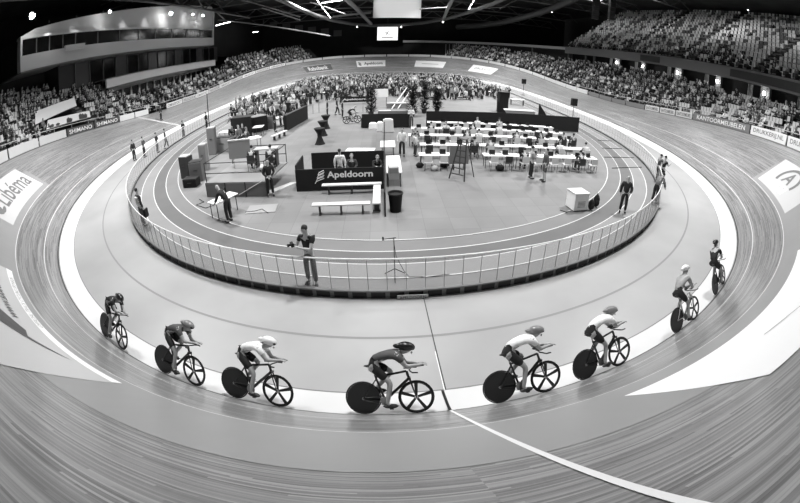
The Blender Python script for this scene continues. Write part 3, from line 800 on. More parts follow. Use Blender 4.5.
for i, s in enumerate(cols):
    p = O(s, 8.6); x, y, nx, ny, _ = P_(s); rz = math.atan2(ny, nx)
    o = MB().box((0, 0, 0), (.35, 1.0 if i % 2 else 1.6, 2.4), M_fascia).build('wall_pier', M_fascia, loc=(p.x, p.y, 6.9)); o.rotation_euler = (0, 0, rz); tag(o, kind='structure')
    l = MB(); l.box((0, 0, .0), (.14, .35, .4), M_glow); l.box((.08, 0, 0), (.06, .45, .5), M_house_ if False else M_fasd)
    q = O(s, 8.32); l = l.build('wall_lamp', None, loc=(q.x, q.y, 7.35)); l.rotation_euler = (0, 0, rz); tag(l, 'small bright wall lamp on a concourse pier behind the right stand', 'wall lamp', 'bright wall lamps on the right concourse')
    ld = bpy.data.lights.new('wall_lamp', 'POINT'); ld.energy = 45; ld.shadow_soft_size = .15; lo = bpy.data.objects.new('lamp_bulb', ld); COL.objects.link(lo); lo.parent = l; lo.location = (-.3, 0, 0)
    cq = O(s+2.2, 8.5)
    c = MB()
    for t in np.linspace(-.5, .5, 7): c.tube([(t*.9, .06*math.sin(t*20), -1.2), (t*.7, .06*math.sin(t*20+1), 1.1)], .07, M_beam, n=5)
    if i > 2:
        c = c.build('curtain', M_rail, loc=(cq.x, cq.y, 6.9)); c.rotation_euler = (0, 0, rz+math.pi/2); tag(c, 'pale gathered curtain hanging in a concourse opening behind the right stand', 'curtain', 'pale curtains on the right concourse')
# balcony beam round the far bend
wallstrip('wall_balcony_beam', 85, 122, 7.0, 8.75, 9.35, M_beam); wallstrip('wall_far_back', 85, 122, 9.0, 4.0, 8.9, M_wallD)
for s in (75, 78, 84, 95, 108, 112):
    p = O(s, 7.2); tag(MB().box((p.x, p.y, 7), (.3, .3, 3.8), M_wallm).build('wall_pier', M_wallm), kind='structure')
# far grille behind the bend
mb = MB(); g0 = O(112, 6); 
for k in range(7): p = O(109.5+k*.7, 6.2); mb.box((p.x, p.y, 6.9), (.12, .12, 3.0), M_beam)
o = mb.build('grille', M_beam); tag(o, 'pale upright grille standing under the far balcony beam', 'grille')
# far end deck and low barrier, dark wall
tag(strip('floor_far_deck', 110, 150, .6, 14, lambda s, d, off: V((*O(s, d).xy, 4.6)), mat('far_deck', .22), step=1.5), kind='structure')
for nm, c, d in (('wall_far', (0, 104, 9), (120, .5, 26)), ('wall_left', (-58, 25, 9), (.5, 170, 26)), ('wall_right', (62, 25, 9), (.5, 170, 26)), ('wall_near', (0, -60, 9), (120, .5, 26))):
    tag(box(nm, c, d, M_wallD), kind='structure')
tag(box('floor_hall', (0, 20, -.8), (120, 170, .2), M_conc), kind='structure')
tag(box('ceiling_roof', (0, 20, 21.6), (120, 170, .3), mat('roof', .3, .9, noise=.3, nscale=.3)), kind='structure')

# ================================================================== left building with boxes
BX = -36.0
M_bw = mat('plaster_pale', .76, .6); M_bwd = mat('plaster_grey', .5, .6)
M_gl = mat('window_dark', .08, .12, spec=.7); M_mull = mat('mullion', .4, .5)
Y0, Y1 = -.1, 52.
def bxs(name, y0, y1, z0, z1, x0, x1, m, kind='structure', bevel=0): return tag(box(name, ((x0+x1)/2, (y0+y1)/2, (z0+z1)/2), (abs(x1-x0), y1-y0, z1-z0), m, bevel=bevel), kind=kind)
bxs('wall_box_fascia', Y0, Y1, 10.4, 11.95, BX, BX-.3, M_bw); bxs('floor_box_slab', Y0, Y1, 10.3, 10.5, BX-.2, BX-9, M_bwd)
prof = [(.2, 13.7), (.4, 14.1), (2.4, 14.65), (11.5, 15.6), (25, 16.9), (39.6, 18.1), (Y1, 18.7), (Y1, 13.7)]
mb = MB(); npf = len(prof); mb.add([(BX-.4, y, z) for y, z in prof]+[(BX-.8, y, z) for y, z in prof], [tuple(range(npf)), tuple(range(npf, 2*npf))[::-1]]+[(i, (i+1) % npf, npf+(i+1) % npf, npf+i) for i in range(npf)], M_bw)
tag(mb.build('wall_box_upper', M_bw), kind='structure'); bxs('wall_box_end', Y0-.3, Y0, 10.4, 13.9, BX+.1, BX-.6, M_bw); bxs('wall_box_side', Y0, Y0+.2, 10.4, 13.9, BX-.6, BX-9, M_wallD); bxs('trim_box_head', Y0-.3, Y1, 13.6, 13.85, BX+.05, BX-.8, M_bw)
bxs('wall_box_back', Y0, Y1, 10.5, 13.7, BX-4.5, BX-4.8, M_fasd); bxs('wall_box_far_end', Y1, Y1+.4, 10.4, 18, BX, BX-9, M_bw)
ws = [Y0, 2.4, 4.6, 7.0, 9.4, 14, 19, 24, 29, 34.5, 40, 46, Y1]
for k in range(len(ws)-1):
    o = MB().box((BX-.25, (ws[k]+ws[k+1])/2, 12.8), (.05, ws[k+1]-ws[k]-.12, 1.62), M_gl).build('window_%d' % (k+1), M_gl); tag(o, kind='structure')
    tag(box('window_frame', (BX-.2, ws[k], 12.8), (.14, .12, 1.7), M_mull), kind='structure')
bxs('wall_box_lower_panel', 7.2, 11, 11.6, 12.2, BX+.15, BX-.1, M_bw)
# recessed second storey
bxs('wall_recess', 8, 60, 7.0, 10.3, BX-2.6, BX-2.9, M_fasd)
for k, y in enumerate(np.arange(11.5, 58, 3.1)):
    tag(box('window_%d' % (k+20), (BX-2.5, y+1.5, 8.6), (.06, 2.8, 2.9), mat('window_lit', .33, .2) if k % 3 == 0 else M_gl), kind='structure'); tag(box('window_frame', (BX-2.4, y, 8.6), (.12, .14, 3.1), M_mull), kind='structure')
# canopy and ground windows
bxs('wall_canopy', 15.6, 53, 5.95, 7.3, BX, BX-.3, M_bw); bxs('ceiling_canopy', 15.6, 53, 7.2, 7.32, BX, BX-2.8, M_bwd); bxs('ceiling_canopy_under', 15.6, 53, 5.95, 6.05, BX, BX-2.8, M_bwd)
bxs('wall_ground_glazing', 16, 60, 3.2, 5.95, BX-1.6, BX-1.8, M_gl); bxs('floor_ground_terrace', 15.6, 60, 3.1, 3.3, BX+2, BX-2, M_conc)
for y in np.arange(16.5, 54, 2.3): tag(box('window_frame', (BX-1.5, y, 4.7), (.14, .34, 2.7), M_bw), kind='structure')
tag(box('window_frame', (BX-1.5, 35, 5.7), (.16, 37, .5), M_bw), kind='structure')
bxs('wall_left_return', -30, 7.8, 7.8, 10.3, BX-5, BX-5.4, M_wallD); bxs('wall_left_return', 7.8, 8.1, 6.5, 10.3, BX-2, BX-6, M_fasd)
bxs('wall_far_left', 60, 104, 8, 20, BX-5, BX-5.4, M_wallD)
# spot lamps on the facade truss, flaring in the photograph
LP = [(32, 15, 1.0), (110, 11, .5), (171, 13, .85), (193, 14, .4), (203, 15, .5)]
M_flare = mat('spot_glow', 1, .5, emit=60)
for i, (u, v, k) in enumerate(LP):
    p = atx(u, v, BX+1.2)
    o = MB().lathe([(.16, .3), (.3*k+.1, .05), (.34*k+.12, -.05)], (0, 0, 0), M_fasd, n=14, M=Matrix.Rotation(-1.0, 3, 'X')).build('spot_lamp', M_fasd, loc=p)
    tag(o, ('very bright round spot lamp on the truss at the left end of the boxes', 'small bright spot lamp in the middle of the truss over the boxes', 'bright round spot lamp over the right half of the boxes', 'small dim spot lamp just beyond the bright one over the boxes', 'bright spot lamp at the far corner of the boxes')[i], 'spot lamp')
    MB().ball((0, .02, -.08), .3*k+.06, M_flare, 10).build('glowing_lens', M_flare, o)
for i, y in enumerate((4, 9, 14.5, 20, 26, 32, 39, 46)):
    o = MB().lathe([(.06, .25), (.12, 0)], (0, 0, 0), M_fasd, n=8).build('wall_washer', M_fasd, loc=(BX+.3, y, 14.6+y*.085)); tag(o, 'small spot throwing a fan of light down the wall above the boxes', 'wall washer', 'wall washers above the boxes')
    ld = bpy.data.lights.new('washer', 'SPOT'); ld.energy = 420; ld.spot_size = math.radians(85); ld.spot_blend = .7; ld.shadow_soft_size = .08
    lo = bpy.data.objects.new('washer_bulb', ld); COL.objects.link(lo); lo.parent = o; lo.location = (0, 0, -.05); lo.rotation_euler = (0, math.radians(-14), 0)
# two pale banners lying over the seats of the left stand
def quad_board(name, pts, m, label, cat, th=.06):
    a, b, c, d = [V(p) for p in pts]; n = (b-a).cross(d-a).normalized()*th
    return tag(MB().add([a, b, c, d, a+n, b+n, c+n, d+n], [(3, 2, 1, 0), (4, 5, 6, 7), (0, 1, 5, 4), (1, 2, 6, 5), (2, 3, 7, 6), (3, 0, 4, 7)], m).build(name, m), label, cat)
for Q4, lab in zip(BAN, ('plain pale banner spread over the left stand, the upper of two', 'pale banner with dark figures on the left stand, the lower of two')):
    def bp(s, k, n_=0):
        p = O(s, .55+.78*k+.3); return V((p.x, p.y, rimz(s)+.25+k*.46+.85+n_))
    P4 = [bp(*q) for q in Q4]; P4[2] = P4[1]+(P4[3]-P4[0])*.9
    o = quad_board('banner', P4, M_bd, lab, 'banner')
    if 'figures' in lab:
        mb = MB(); a, b = P4[0], P4[1]; up = P4[3]-P4[0]; nn = (b-a).cross(up).normalized()
        if nn.z < 0: nn = -nn
        nn = nn*.1
        for t, h in ((.1, .35), (.22, .3), (.45, .65), (.5, .5), (.74, .8), (.8, .7), (.87, .6)):
            c = a+(b-a)*t
            mb.add([c-(b-a)*.03+nn, c+(b-a)*.035+nn, c+(b-a)*.05+up*h*.6+nn, c+up*h+nn, c-(b-a)*.04+up*h*.7+nn], [(0, 1, 2, 3, 4)], M_fasd)
        mb.build('printed_figures', M_fasd, o)

# ================================================================== roof structure, screens, speakers
M_steel = mat('steel_roof', .42, .6); M_steell = mat('steel_light', .55, .6)
def tube_thing(name, pts, r, m, kind='structure', n=10): return tag(MB().tube(pts, r, m, n=n).build(name, m, smooth=True), kind=kind)
def pxpath(L_): return [aty(u, v, Y) for u, v, Y in L_]
tube_thing('beam_ring', pxpath([(262, -8, 42), (285, 2, 48), (300, 9, 55), (315, 15, 64), (333, 20.5, 76), (352, 24, 86), (372, 25.5, 92), (400, 25, 93), (422, 23, 89), (445, 19, 80), (470, 12, 68), (492, 4, 58), (510, -4, 50)]), .45, M_steel)
tube_thing('beam_duct', pxpath([(457, 27, 90), (480, 25.5, 84), (500, 23, 76), (525, 17, 66), (548, 10, 58), (570, 1, 50), (585, -7, 45)]), .75, mat('duct', .30, .5), n=14)
tube_thing('beam_diagonal', pxpath([(343, -4, 50), (358, 10, 70), (371, 24, 92)]), .5, M_steell)
tube_thing('beam_diagonal', pxpath([(454, -4, 50), (448, 8, 66), (443, 20, 80)]), .4, M_steell)
tube_thing('beam_tie', pxpath([(332, 17, 80), (350, 14.5, 80), (371, 12.5, 80)]), .3, M_steell)
for (u0, v0, u1, v1) in ((200, 10, 250, 18), (235, -2, 300, 17), (262, 8, 300, 20), (218, 20, 330, 36), (205, 2, 225, 20), (310, 2, 345, 14), (420, 9, 450, 7), (470, 9, 505, 7), (500, 8, 520, -2)):
    tube_thing('beam_brace', [aty(u0, v0, 60), aty(u1, v1, 66)], .16, M_steell, n=6)
def girder(y, z, x0, x1, h=2.0, step=3.0, m=M_steel):
    mb = MB(); mb.tube([(x0, y, z), (x1, y, z)], .14, m, n=6); mb.tube([(x0, y, z-h), (x1, y, z-h)], .14, m, n=6)
    x = x0; k = 0
    while x < x1-.1:
        mb.tube([(x, y, z if k % 2 else z-h), (x+step, y, z-h if k % 2 else z)], .09, m, n=5); x += step; k += 1
    tag(mb.build('beam_girder', m), kind='structure')
for y, z in ((30, 21.1), (46, 21.1), (62, 21.2), (78, 20), (92, 18.5)): girder(y, z, -50, 50, h=1.5 if y < 70 else 2.0)
# girder above the boxes on the left
mb = MB(); 
for z in (17.4, 19.8): mb.tube([(BX+1.2, y, z) for y in (-20, 55)], .22, M_fasd, n=6)
for k, y in enumerate(range(-20, 54, 5)): mb.tube([(BX+1.2, y, 17.4 if k % 2 else 19.8), (BX+1.2, y+5, 19.8 if k % 2 else 17.4)], .16, M_fasd, n=5)
tag(mb.build('beam_truss_left', M_fasd), kind='structure')
# lattice of pale panels high on the far left wall
for k in range(8):
    p = aty(246+k*13, 21+k*1.7, 102); tag(box('window_%d' % (k+50), (p.x, 103.6, p.z), (2.6, .1, 2.0), mat('window_hi', .36)), kind='structure')
M_fabric = mat('screen_fabric', .80, .8)
o = box('projection_screen', (2.1, 70, 17.6), (11.2, .12, 6.4), M_fabric); tag(o, 'large plain pale fabric screen hanging from the roof over the track', 'screen')
for x in (-2.5, 6.6): box('hanger', (x, 70, 21.1), (.08, .08, .8), M_steel, o)
a, b = aty(377.5, 27, 94), aty(397.5, 40, 94)
o = box('video_screen', ((a.x+b.x)/2, 94.2, (a.z+b.z)/2), (b.x-a.x+.5, .3, a.z-b.z+.4), M_house2 if False else M_fasd); tag(o, 'lit video screen showing a white picture above the far bend', 'screen')
box('hanger', ((a.x+b.x)/2, 94.6, 17.5), (.3, .3, 8.2), M_fasd, o)
box('lit_panel', ((a.x+b.x)/2, 94.0, (a.z+b.z)/2), (b.x-a.x, .06, a.z-b.z), mat('screen_lit', 1, .5, emit=.9), o)
cx, cz = (a.x+b.x)/2, (a.z+b.z)/2
mb = MB(); mb.tube([(cx-.5, 93.95, cz-.6), (cx-.1, 93.95, cz+.2), (cx+.5, 93.95, cz+.9)], .1, M_fasd, n=5); mb.tube([(cx-.9, 93.95, cz+.6), (cx-.1, 93.95, cz+.1), (cx+.7, 93.95, cz-.5)], .08, M_fasd, n=5); mb.box((cx, 93.95, cz-1.2), (3.4, .04, .22), M_fasd)
mb.build('shown_emblem', M_fasd, o)
for (u, v, k) in ((596, 2, 0), (612, 3, 1)):
    p = aty(u, v+9, 42); mb = MB()
    for j in range(5): mb.box((0, .1*j*j*.2, -.85*j), (1.15, .9, .8), M_fasd)
    o = mb.build('speaker_array', M_fasd, loc=(p.x, p.y, p.z+2.2)); tag(o, 'dark hanging line of loudspeakers beside the upper stand, the %s one' % ('nearer to the screens' if k == 0 else 'nearer to the seats'), 'loudspeaker')
M_strip = mat('strip_glow', 1, .5, emit=14)
def lum(u, v, u2, v2, Y, Y2, lab, grp=None):
    p, q = aty(u, v, Y), aty(u2, v2, Y2); c = (p+q)/2; d = q-p
    o = MB().tube([p, q], .08, M_strip, n=6).build('strip_light', M_strip); tag(o, lab, 'strip light', grp)
    MB().tube([p+V((0, 0, .2)), q+V((0, 0, .2))], .16, M_fasd, n=6).build('housing', M_fasd, o)
    ld = bpy.data.lights.new('strip', 'POINT'); ld.energy = 30; ld.shadow_soft_size = .4; lo = bpy.data.objects.new('strip_tube', ld); COL.objects.link(lo); lo.parent = o; lo.location = c-V((0, 0, .5))
for k in range(6): lum(317+k*2.5, 0+k*3.3, 318.6+k*2.5, 2.2+k*3.3, 60+k*5, 63+k*5, 'short glowing strip light in the row running up the roof left of the screen', 'row of strip lights left of the hanging screen')
for k in range(3): lum(474-k*2, 0+k*3.5, 472.8-k*2, 2.2+k*3.5, 60+k*5, 63+k*5, 'short glowing strip light right of the hanging screen', 'row of strip lights right of the hanging screen')
lum(216, 25.5, 230, 22, 62, 60, 'tilted glowing strip light at the end of the boxes'); lum(253, 32.5, 258, 31.5, 80, 80, 'small strip light over the far left crowd')
lum(322, 3, 342, 0, 58, 56, 'long strip light crossing the row left of the screen'); lum(547, 11.5, 552, 12, 60, 60, 'small flat strip light under the big duct')
for (u, v) in ((357, 28, ), (401, 28), (443, 23)):
    p = aty(u, v-1.2, 91.5); o = MB().ball((0, 0, 0), .22, M_glow, 8).build('downlight', M_glow, loc=p); MB().tube([(0, 0, .15), (0, .5, 1.6)], .05, M_fasd, n=6).build('hanger', M_fasd, o); tag(o, 'tiny downlight glowing under the curved roof beam', 'downlight', 'tiny downlights under the curved beam')
    ld = bpy.data.lights.new('downlight', 'SPOT'); ld.energy = 350; ld.spot_size = 1.0; ld.spot_blend = 1; lo = bpy.data.objects.new('bulb', ld); COL.objects.link(lo); lo.parent = o; lo.location = (0, 0, -.3)
p = aty(748, 10, 18); o = MB().ball((0, 0, 0), .14, M_glow, 8).build('downlight', M_glow, loc=p); tag(o, 'single tiny bright lamp above the top rows of the upper stand', 'downlight')
# ================================================================== things on the infield
M_dkm = mat('metal_dark', .16, .4); M_top = mat('table_white', .92, .45); M_steelc = mat('steel_clean', .55, .3, metal=.6); M_blkc = mat('cloth_black', .045, .85); M_card = mat('cardboard', .6, .8); M_screen = mat('screen_dark', .1, .2)
M_bench = mat('bench_pale', .80, .5); M_gpanel = mat('panel_grey', .42, .6); M_gdark = mat('panel_dark', .2, .6)
def loc3(p, z=ZI): return (p[0], p[1], z)
def table(a, b, dep, label, group=None, h=.74, name='folding_table', top=None, cat='table', away=1):
    """table whose near top edge runs from a to b (points on the floor plan)"""
    a = V((a[0], a[1], 0)); b = V((b[0], b[1], 0)); L_ = (b-a).length; an = math.atan2((b-a).y, (b-a).x); c = (a+b)/2
    e = empty(name, (c.x, c.y, ZI), an, label, cat, group)
    box('table_top', (0, away*dep/2, h-.02), (L_-.02, dep, .045), top or M_top, e, bevel=.005)
    for x in (-L_/2+.12, L_/2-.12):
        for y in (.07, dep-.07): MB().tube([(x, away*y, .0), (x, away*y, h-.04)], .02, M_dkm, n=6).build('leg', M_dkm, e)
    return e
def W(u, v, z=ZI): return at(u, v, z)

# ---- the black booth with the city name
fa, fb = W(297, 191.5), W(384.5, 190.5)
fb = V((-.47, fa.y+.0, 0)); fa = V((fa.x, fa.y, 0))
YF = fa.y; X0, X1 = fa.x, -.47
BH = 1.05
bo = empty('booth_wall', (X0, YF, ZI), 0, 'black booth enclosure with big Apeldoorn lettering on its front wall', 'booth')
box('front_wall', ((X1-X0)/2, 0, BH/2), (X1-X0, .06, BH), M_blkc, bo)
sd = W(302, 178, ZI)
box('side_wall', (.03, .9, BH/2+.1), (.06, 1.75, BH+.2), M_blkc, bo)
bh = aty(350, 151.5, YF+2.5).z-ZI; bx = aty(311, 151.5, YF+2.5).x-X0
box('back_wall', ((X1-X0+bx)/2, 2.5, bh/2), (X1-X0-bx, .06, bh), M_blkc, bo)
box('right_wall', (X1-X0+.03, .0, .5), (.06, 6.4, 1.0), M_blkc, bo)
tx0, tx1 = atx, None
def onfront(p0, p1, q0, q1): return lambda a, b: V((p0+(p1-p0)*a, -.034, q0+(q1-q0)*b))
M_txt = mat('letters_pale', .86, .6)
lettering('lettering', 'Apeldoorn', onfront(1.5, 3.62, .52, .92), M_txt, bo, .025)
mb = MB()
for k in range(3):
    z = .50+.15*k; x = .98+.05*k
    mb.tube([(x, -.036, z-.04), (x+.06, -.036, z+.08), (x+.36-.04*k, -.036, z+.18), (x+.38-.04*k, -.036, z+.1), (x+.1, -.036, z), (x, -.036, z-.04)], .018, M_txt, n=4)
mb.tube([(.92, -.036, .36), (.98, -.036, .46)], .02, M_txt, n=4)
mb.build('leaf_emblem', M_txt, bo)
# benches
def bench(a, b, w_, label, h=.45, nleg=3, grp=None):
    a = V((a[0], a[1], 0)); b = V((b[0], b[1], 0)); L_ = (b-a).length; an = math.atan2((b-a).y, (b-a).x); c = (a+b)/2
    e = empty('bench', (c.x, c.y, ZI), an, label, 'bench', grp)
    box('seat', (0, 0, h-.03), (L_, w_, .06), M_bench, e, bevel=.008)
    for k in range(nleg):
        x = -L_/2+.3+(L_-.6)*k/max(1, nleg-1)
        MB().box((x, 0, (h-.06)/2), (.06, w_*.6, h-.06), M_gdark, taper=1.0).box((x, 0, .015), (.1, w_*.95, .03), M_gdark).build('leg', M_gdark, e)
    return e
hz = ZI+.45
b1a, b1b = at(322, 184.5, hz), at(381, 184, hz); b2a, b2b = at(312, 204, hz), at(376, 204, hz)
bench((b1a.x, b1a.y), (X1-.1, b1a.y), .28, 'long pale bench right in front of the lettered black booth wall')
bench((b2a.x, b2a.y), (X1-.55, b2a.y), .30, 'long pale bench standing free in front of the booth, nearest the fence')
bench((X1-.3, b2a.y-.12), (X1-.3, b1a.y-.25), .32, 'short pale bench joining the two long ones beside the low black wall', nleg=2)
# low wall running on past the benches
tb = table((X1+.12, W(395, 190).y+.3), (X1+.12, W(395, 170).y+.2), .72, 'white topped table along the right side of the low black wall', away=-1)
cb = X1+.33
for k, (u, v, s_, lab) in enumerate(((389, 176, .5, 'big cardboard box on the white table beside the booth'),)):
    p = at(389, 178, ZI+.76); e = empty('cardboard_box', (X1+.42, p.y, ZI+.748), .1, lab, 'box')
    box('carton', (0, 0, .28), (.42, .5, .56), M_card, e, bevel=.01); box('tape', (0, 0, .563), (.43, .08, .006), M_bench, e); box('flap', (0, -.253, .4), (.41, .006, .2), mat('cardboard_dark', .5), e)
p = W(394, 211); e = MB().lathe([(.22, 0), (.28, .72), (.31, .74), (.31, .78), (.27, .78), (.25, .7)], (0, 0, 0), M_blkc, n=18).build('waste_bin', M_blkc, loc=(X1+.45, p.y, ZI), smooth=True); tag(e, 'black waste bin in front of the white table beside the booth', 'bin')
# ---- chest freezer like white box and two dark bags on the right
p = at(579, 211.0); e = empty('white_crate', (p.x, p.y+.3, ZI), .12, 'white cube shaped crate standing alone on the right infield', 'crate')
box('body', (0, 0, .4), (.75, .7, .72), M_top, e, bevel=.02); box('lid', (0, 0, .79), (.79, .74, .07), M_bd, e, bevel=.01); box('plinth', (0, 0, .02), (.7, .65, .04), M_dkm, e)
for k in range(5): box('vent_slot', (0, -.352, .2+k*.06), (.4, .006, .02), M_gpanel, e)
for k, (u, v, s_) in enumerate(((592, 211, .5), (597, 208, .62))):
    p = W(u, v); mb = MB(); mb.ball((0, 0, s_*.48), (.17, .12, s_*.5), M_blkc, 10); mb.ball((0, -.1, s_*.35), (.12, .06, s_*.25), M_blkc, 8)
    e = mb.build('rucksack', M_blkc, loc=(p.x, p.y+.15, ZI), smooth=True); tag(e, 'black rucksack beside the white crate, the %s' % ('lower one touching it' if k == 0 else 'taller one farther right'), 'bag')
    MB().tube([(-.05, 0, s_*.95), (0, 0, s_*1.04), (.05, 0, s_*.95)], .015, M_dkm, n=5).build('handle', M_dkm, e)

# ---- rows of white working tables on the right
rows = [  # (u0,v0,u1,v1) near top edge, gaps in px
    (419, 155.5, 598, 159.5, ((449.5, 468),)),
    (420, 145.2, 591, 150.5, ()),
    (408, 135.6, 577, 141, ()),
    (411, 128.6, 565, 134, ()),
    (427, 122.5, 554, 128, ((466, 469),)),
]
def chair(x, y, rz, label, group, m):
    e = empty('meeting_chair', (x, y, ZI), rz, label, 'chair', group)
    box('seat', (0, 0, .45), (.42, .42, .04), m, e); box('backrest', (0, -.2, .68), (.40, .03, .36), m, e)
    for a in (-.18, .18):
        for b in (-.18, .18): MB().tube([(a, b, 0), (a, b, .44)], .012, M_dkm, n=5).build('leg', M_dkm, e)
    return e
ordn = ['front row', 'second row', 'third row', 'fourth row', 'back row']
ch0 = chair(0, 0, 0, 'c', 'g', M_seat); ch1 = chair(0, 0, 0, 'c', 'g', M_dkm); used = [False, False]
def put_chair(kind, x, y, rz, label, group):
    c0 = (ch0, ch1)[kind]
    c = copy_tree(c0) if used[kind] else c0
    used[kind] = True; c.location = (x, y, ZI); c.rotation_euler = (0, 0, rz); tag(c, label, None, group); return c
def laptop(x, y, z, rz, label, group):
    e = empty('laptop', (x, y, z), rz, label, 'laptop', group)
    box('keyboard', (0, 0, .01), (.33, .23, .02), M_dkm, e); box('lid', (0, .13, .12), (.33, .015, .22), M_screen, e, M=Matrix.Rotation(-.2, 3, 'X')); return e
lp0 = None
SP_ = [person_parts(seat_pose(), 1), person_parts(seat_pose(che=(0, .08, .87), nec=(0, .15, 1.0), shL=(-.18, .1, .95), shR=(.18, .1, .95), hd0=(0, .2, 1.07), hd1=(0, .24, 1.16), hd2=(0, .25, 1.24), elL=(-.22, .25, .75), elR=(.22, .25, .75), wrL=(-.1, .43, .76), wrR=(.1, .43, .76), haL=(-.08, .5, .77), haR=(.08, .5, .77)), 1)]
nP = 0
def mk(verts): return verts
for ri, (u0, v0, u1, v1, gaps) in enumerate(rows):
    zt = ZI+.74; A_, B_ = at(u0, v0, zt), at(u1, v1, zt); L_ = (B_-A_).xy.length; dx = (B_-A_).xy/L_; n = max(1, round(L_/1.8)); ang = math.atan2(dx.y, dx.x)
    nrm = V((-dx.y, dx.x))
    for k in range(n):
        t0, t1 = k/n, (k+1)/n; uc = u0+(u1-u0)*(t0+t1)/2
        if any(g0 < uc < g1 for g0, g1 in gaps): continue
        a = A_.lerp(B_, t0); b = A_.lerp(B_, t1)
        table(a.xy, b.xy, .62, 'white topped working table in the %s of the table block' % ordn[ri], 'white working tables, %s' % ordn[ri])
        for j in range(2):
            c = a.lerp(b, .28+.46*j).xy-nrm*.28
            kind = R.choice((0, 0, 1)); occ = R.random() < .48
            if ri == 0 and occ: occ = R.random() < .6
            put_chair(kind, c.x, c.y, ang+R.uniform(-.15, .15), '%s chair drawn up to the %s of working tables' % (('pale', 'dark')[kind], ordn[ri]), '%s chairs at the %s' % (('pale', 'dark')[kind], ordn[ri]))
            if occ:
                sh = R.choice((.10, .12, .14, .3, .68, .82, .42)); sh = min(TONES, key=lambda q: abs(q-sh)); tone = 'dark' if sh < .25 else 'grey' if sh < .6 else 'pale'
                c2 = c+nrm*.0
                place_person(SP_[R.randrange(2)], (c2.x, c2.y, ZI+.0), ang+R.uniform(-.1, .1), 'person in %s top sitting at the %s of working tables' % (tone, ordn[ri]), sh, .14, R.choice((M_hair, M_hair, M_hairl)), group='people in %s tops at the %s' % (tone, ordn[ri]), face=False)
            if R.random() < .7:
                q = a.lerp(b, .3+.44*j).xy+nrm*.3
                if lp0 is None: lp0 = laptop(q.x, q.y, zt+.005, ang, 'open dark laptop on the %s of working tables' % ordn[ri], 'laptops, %s' % ordn[ri])
                else:
                    l = copy_tree(lp0); l.location = (q.x, q.y, zt+.005); l.rotation_euler = (0, 0, ang+R.uniform(-.3, .3)); tag(l, 'open dark laptop on the %s of working tables' % ordn[ri], None, 'laptops, %s' % ordn[ri])
            if R.random() < .5:
                q = a.lerp(b, .5+.44*j-.2).xy+nrm*.22; o = MB().box((0, 0, .008), (.21, .3, .014), M_top).build('paper_stack', M_bdw, loc=(q.x, q.y, zt+.004)); tag(o, 'small stack of papers on the %s of working tables' % ordn[ri], 'papers', 'paper stacks, %s' % ordn[ri])
# jackets/bags by the front row
for (u, v, s_, m, lab) in ((420, 168.5, .36, M_blkc, 'dark bag on the floor at the left end of the front table row'), (434.5, 171.5, .36, mat('bag_patch', .7), 'pale patched bag on the floor behind the seated person in the front row'), (444.5, 168.5, .4, M_blkc, 'dark bag under the front row near the ladder'), (500, 171.5, .42, M_blkc, 'big dark holdall on the floor before the front table row')):
    p = W(u, v); mb = MB(); mb.ball((0, 0, s_*.42), (s_*.62, s_*.4, s_*.44), m, 10); mb.tube([(-s_*.3, 0, s_*.75), (0, 0, s_*1.05), (s_*.3, 0, s_*.75)], .015, M_dkm, n=5)
    o = mb.build('sports_bag', m, loc=(p.x, p.y+.1, ZI), smooth=True); tag(o, lab, 'bag')
# ladder
pf, pr = W(449, 178.5), W(464, 182); top = (pf+pr)/2
e = empty('step_ladder', (top.x, top.y, ZI), math.atan2((pr-pf).y, (pr-pf).x), 'dark A shaped step ladder standing before the gap in the table rows', 'ladder')
wl = (pr-pf).length/2
for sgn in (-1, 1):
    MB().tube([(sgn*wl, 0, 0), (sgn*wl*.42, .5, 2.0)], .032, M_dkm, n=6).build('leg', M_dkm, e)
    MB().tube([(sgn*wl, 1.0, 0), (sgn*wl*.42, .55, 2.0)], .026, M_dkm, n=6).build('leg', M_dkm, e)
for k in range(1, 7): 
    t = k/7; w2 = wl*(1-t*.58); box('tread', (0, .5*t, 2.0*t), (w2*2, .08, .03), M_dkm, e)
box('platform', (0, .52, 2.02), (wl, .28, .05), M_gpanel, e)
p0, p1 = W(449, 169), W(468, 169)
e = empty('display_stand', ((p0.x+p1.x)/2, p0.y, ZI), 0, 'grey display panel filling the gap in the front table row', 'display'); box('panel_board', (0, 0, .78), (p1.x-p0.x, .05, 1.0), M_gpanel, e)
for x in (-.3, .3): box('foot', (x, 0, .14), (.05, .4, .28), M_dkm, e)

# ---- black partition walls behind the tables
def partition(p, q, h, label, m=M_blkc, name='partition_wall', th=.06):
    p = V((p[0], p[1], 0)); q = V((q[0], q[1], 0)); L_ = (q-p).length; c = (p+q)/2
    o = MB().box((0, 0, h/2), (L_, th, h), m).build(name, m, loc=(c.x, c.y, ZI)); o.rotation_euler = (0, 0, math.atan2((q-p).y, (q-p).x)); return tag(o, label, 'partition')
pA, pB = W(426, 127.5), W(578, 132)
partition(pA.xy, pB.xy, 1.35, 'long low black partition behind the working tables')
pC, pD = W(362, 128), W(411, 127.5)
partition(pC.xy, pD.xy, 1.15, 'black partition left of the working tables with white goods before it')
for u, v in ((504, 121.5), (545, 124)):
    p = W(u, v); o = MB().add([(-.6, 0, .0), (.9, 0, 0), (.9, .1, 0), (-.6, .1, 0), (-.6, 0, 1.9), (-.6, .1, 1.9)], [(0, 1, 4), (3, 5, 2), (0, 4, 5, 3), (1, 2, 5, 4), (0, 3, 2, 1)], M_blkc).build('wedge_screen', M_blkc, loc=(p.x, p.y+.4, ZI)); tag(o, 'black wedge shaped end panel rising behind the long partition, %s' % ('nearer the stage' if u < 520 else 'nearer the right fence'), 'partition')
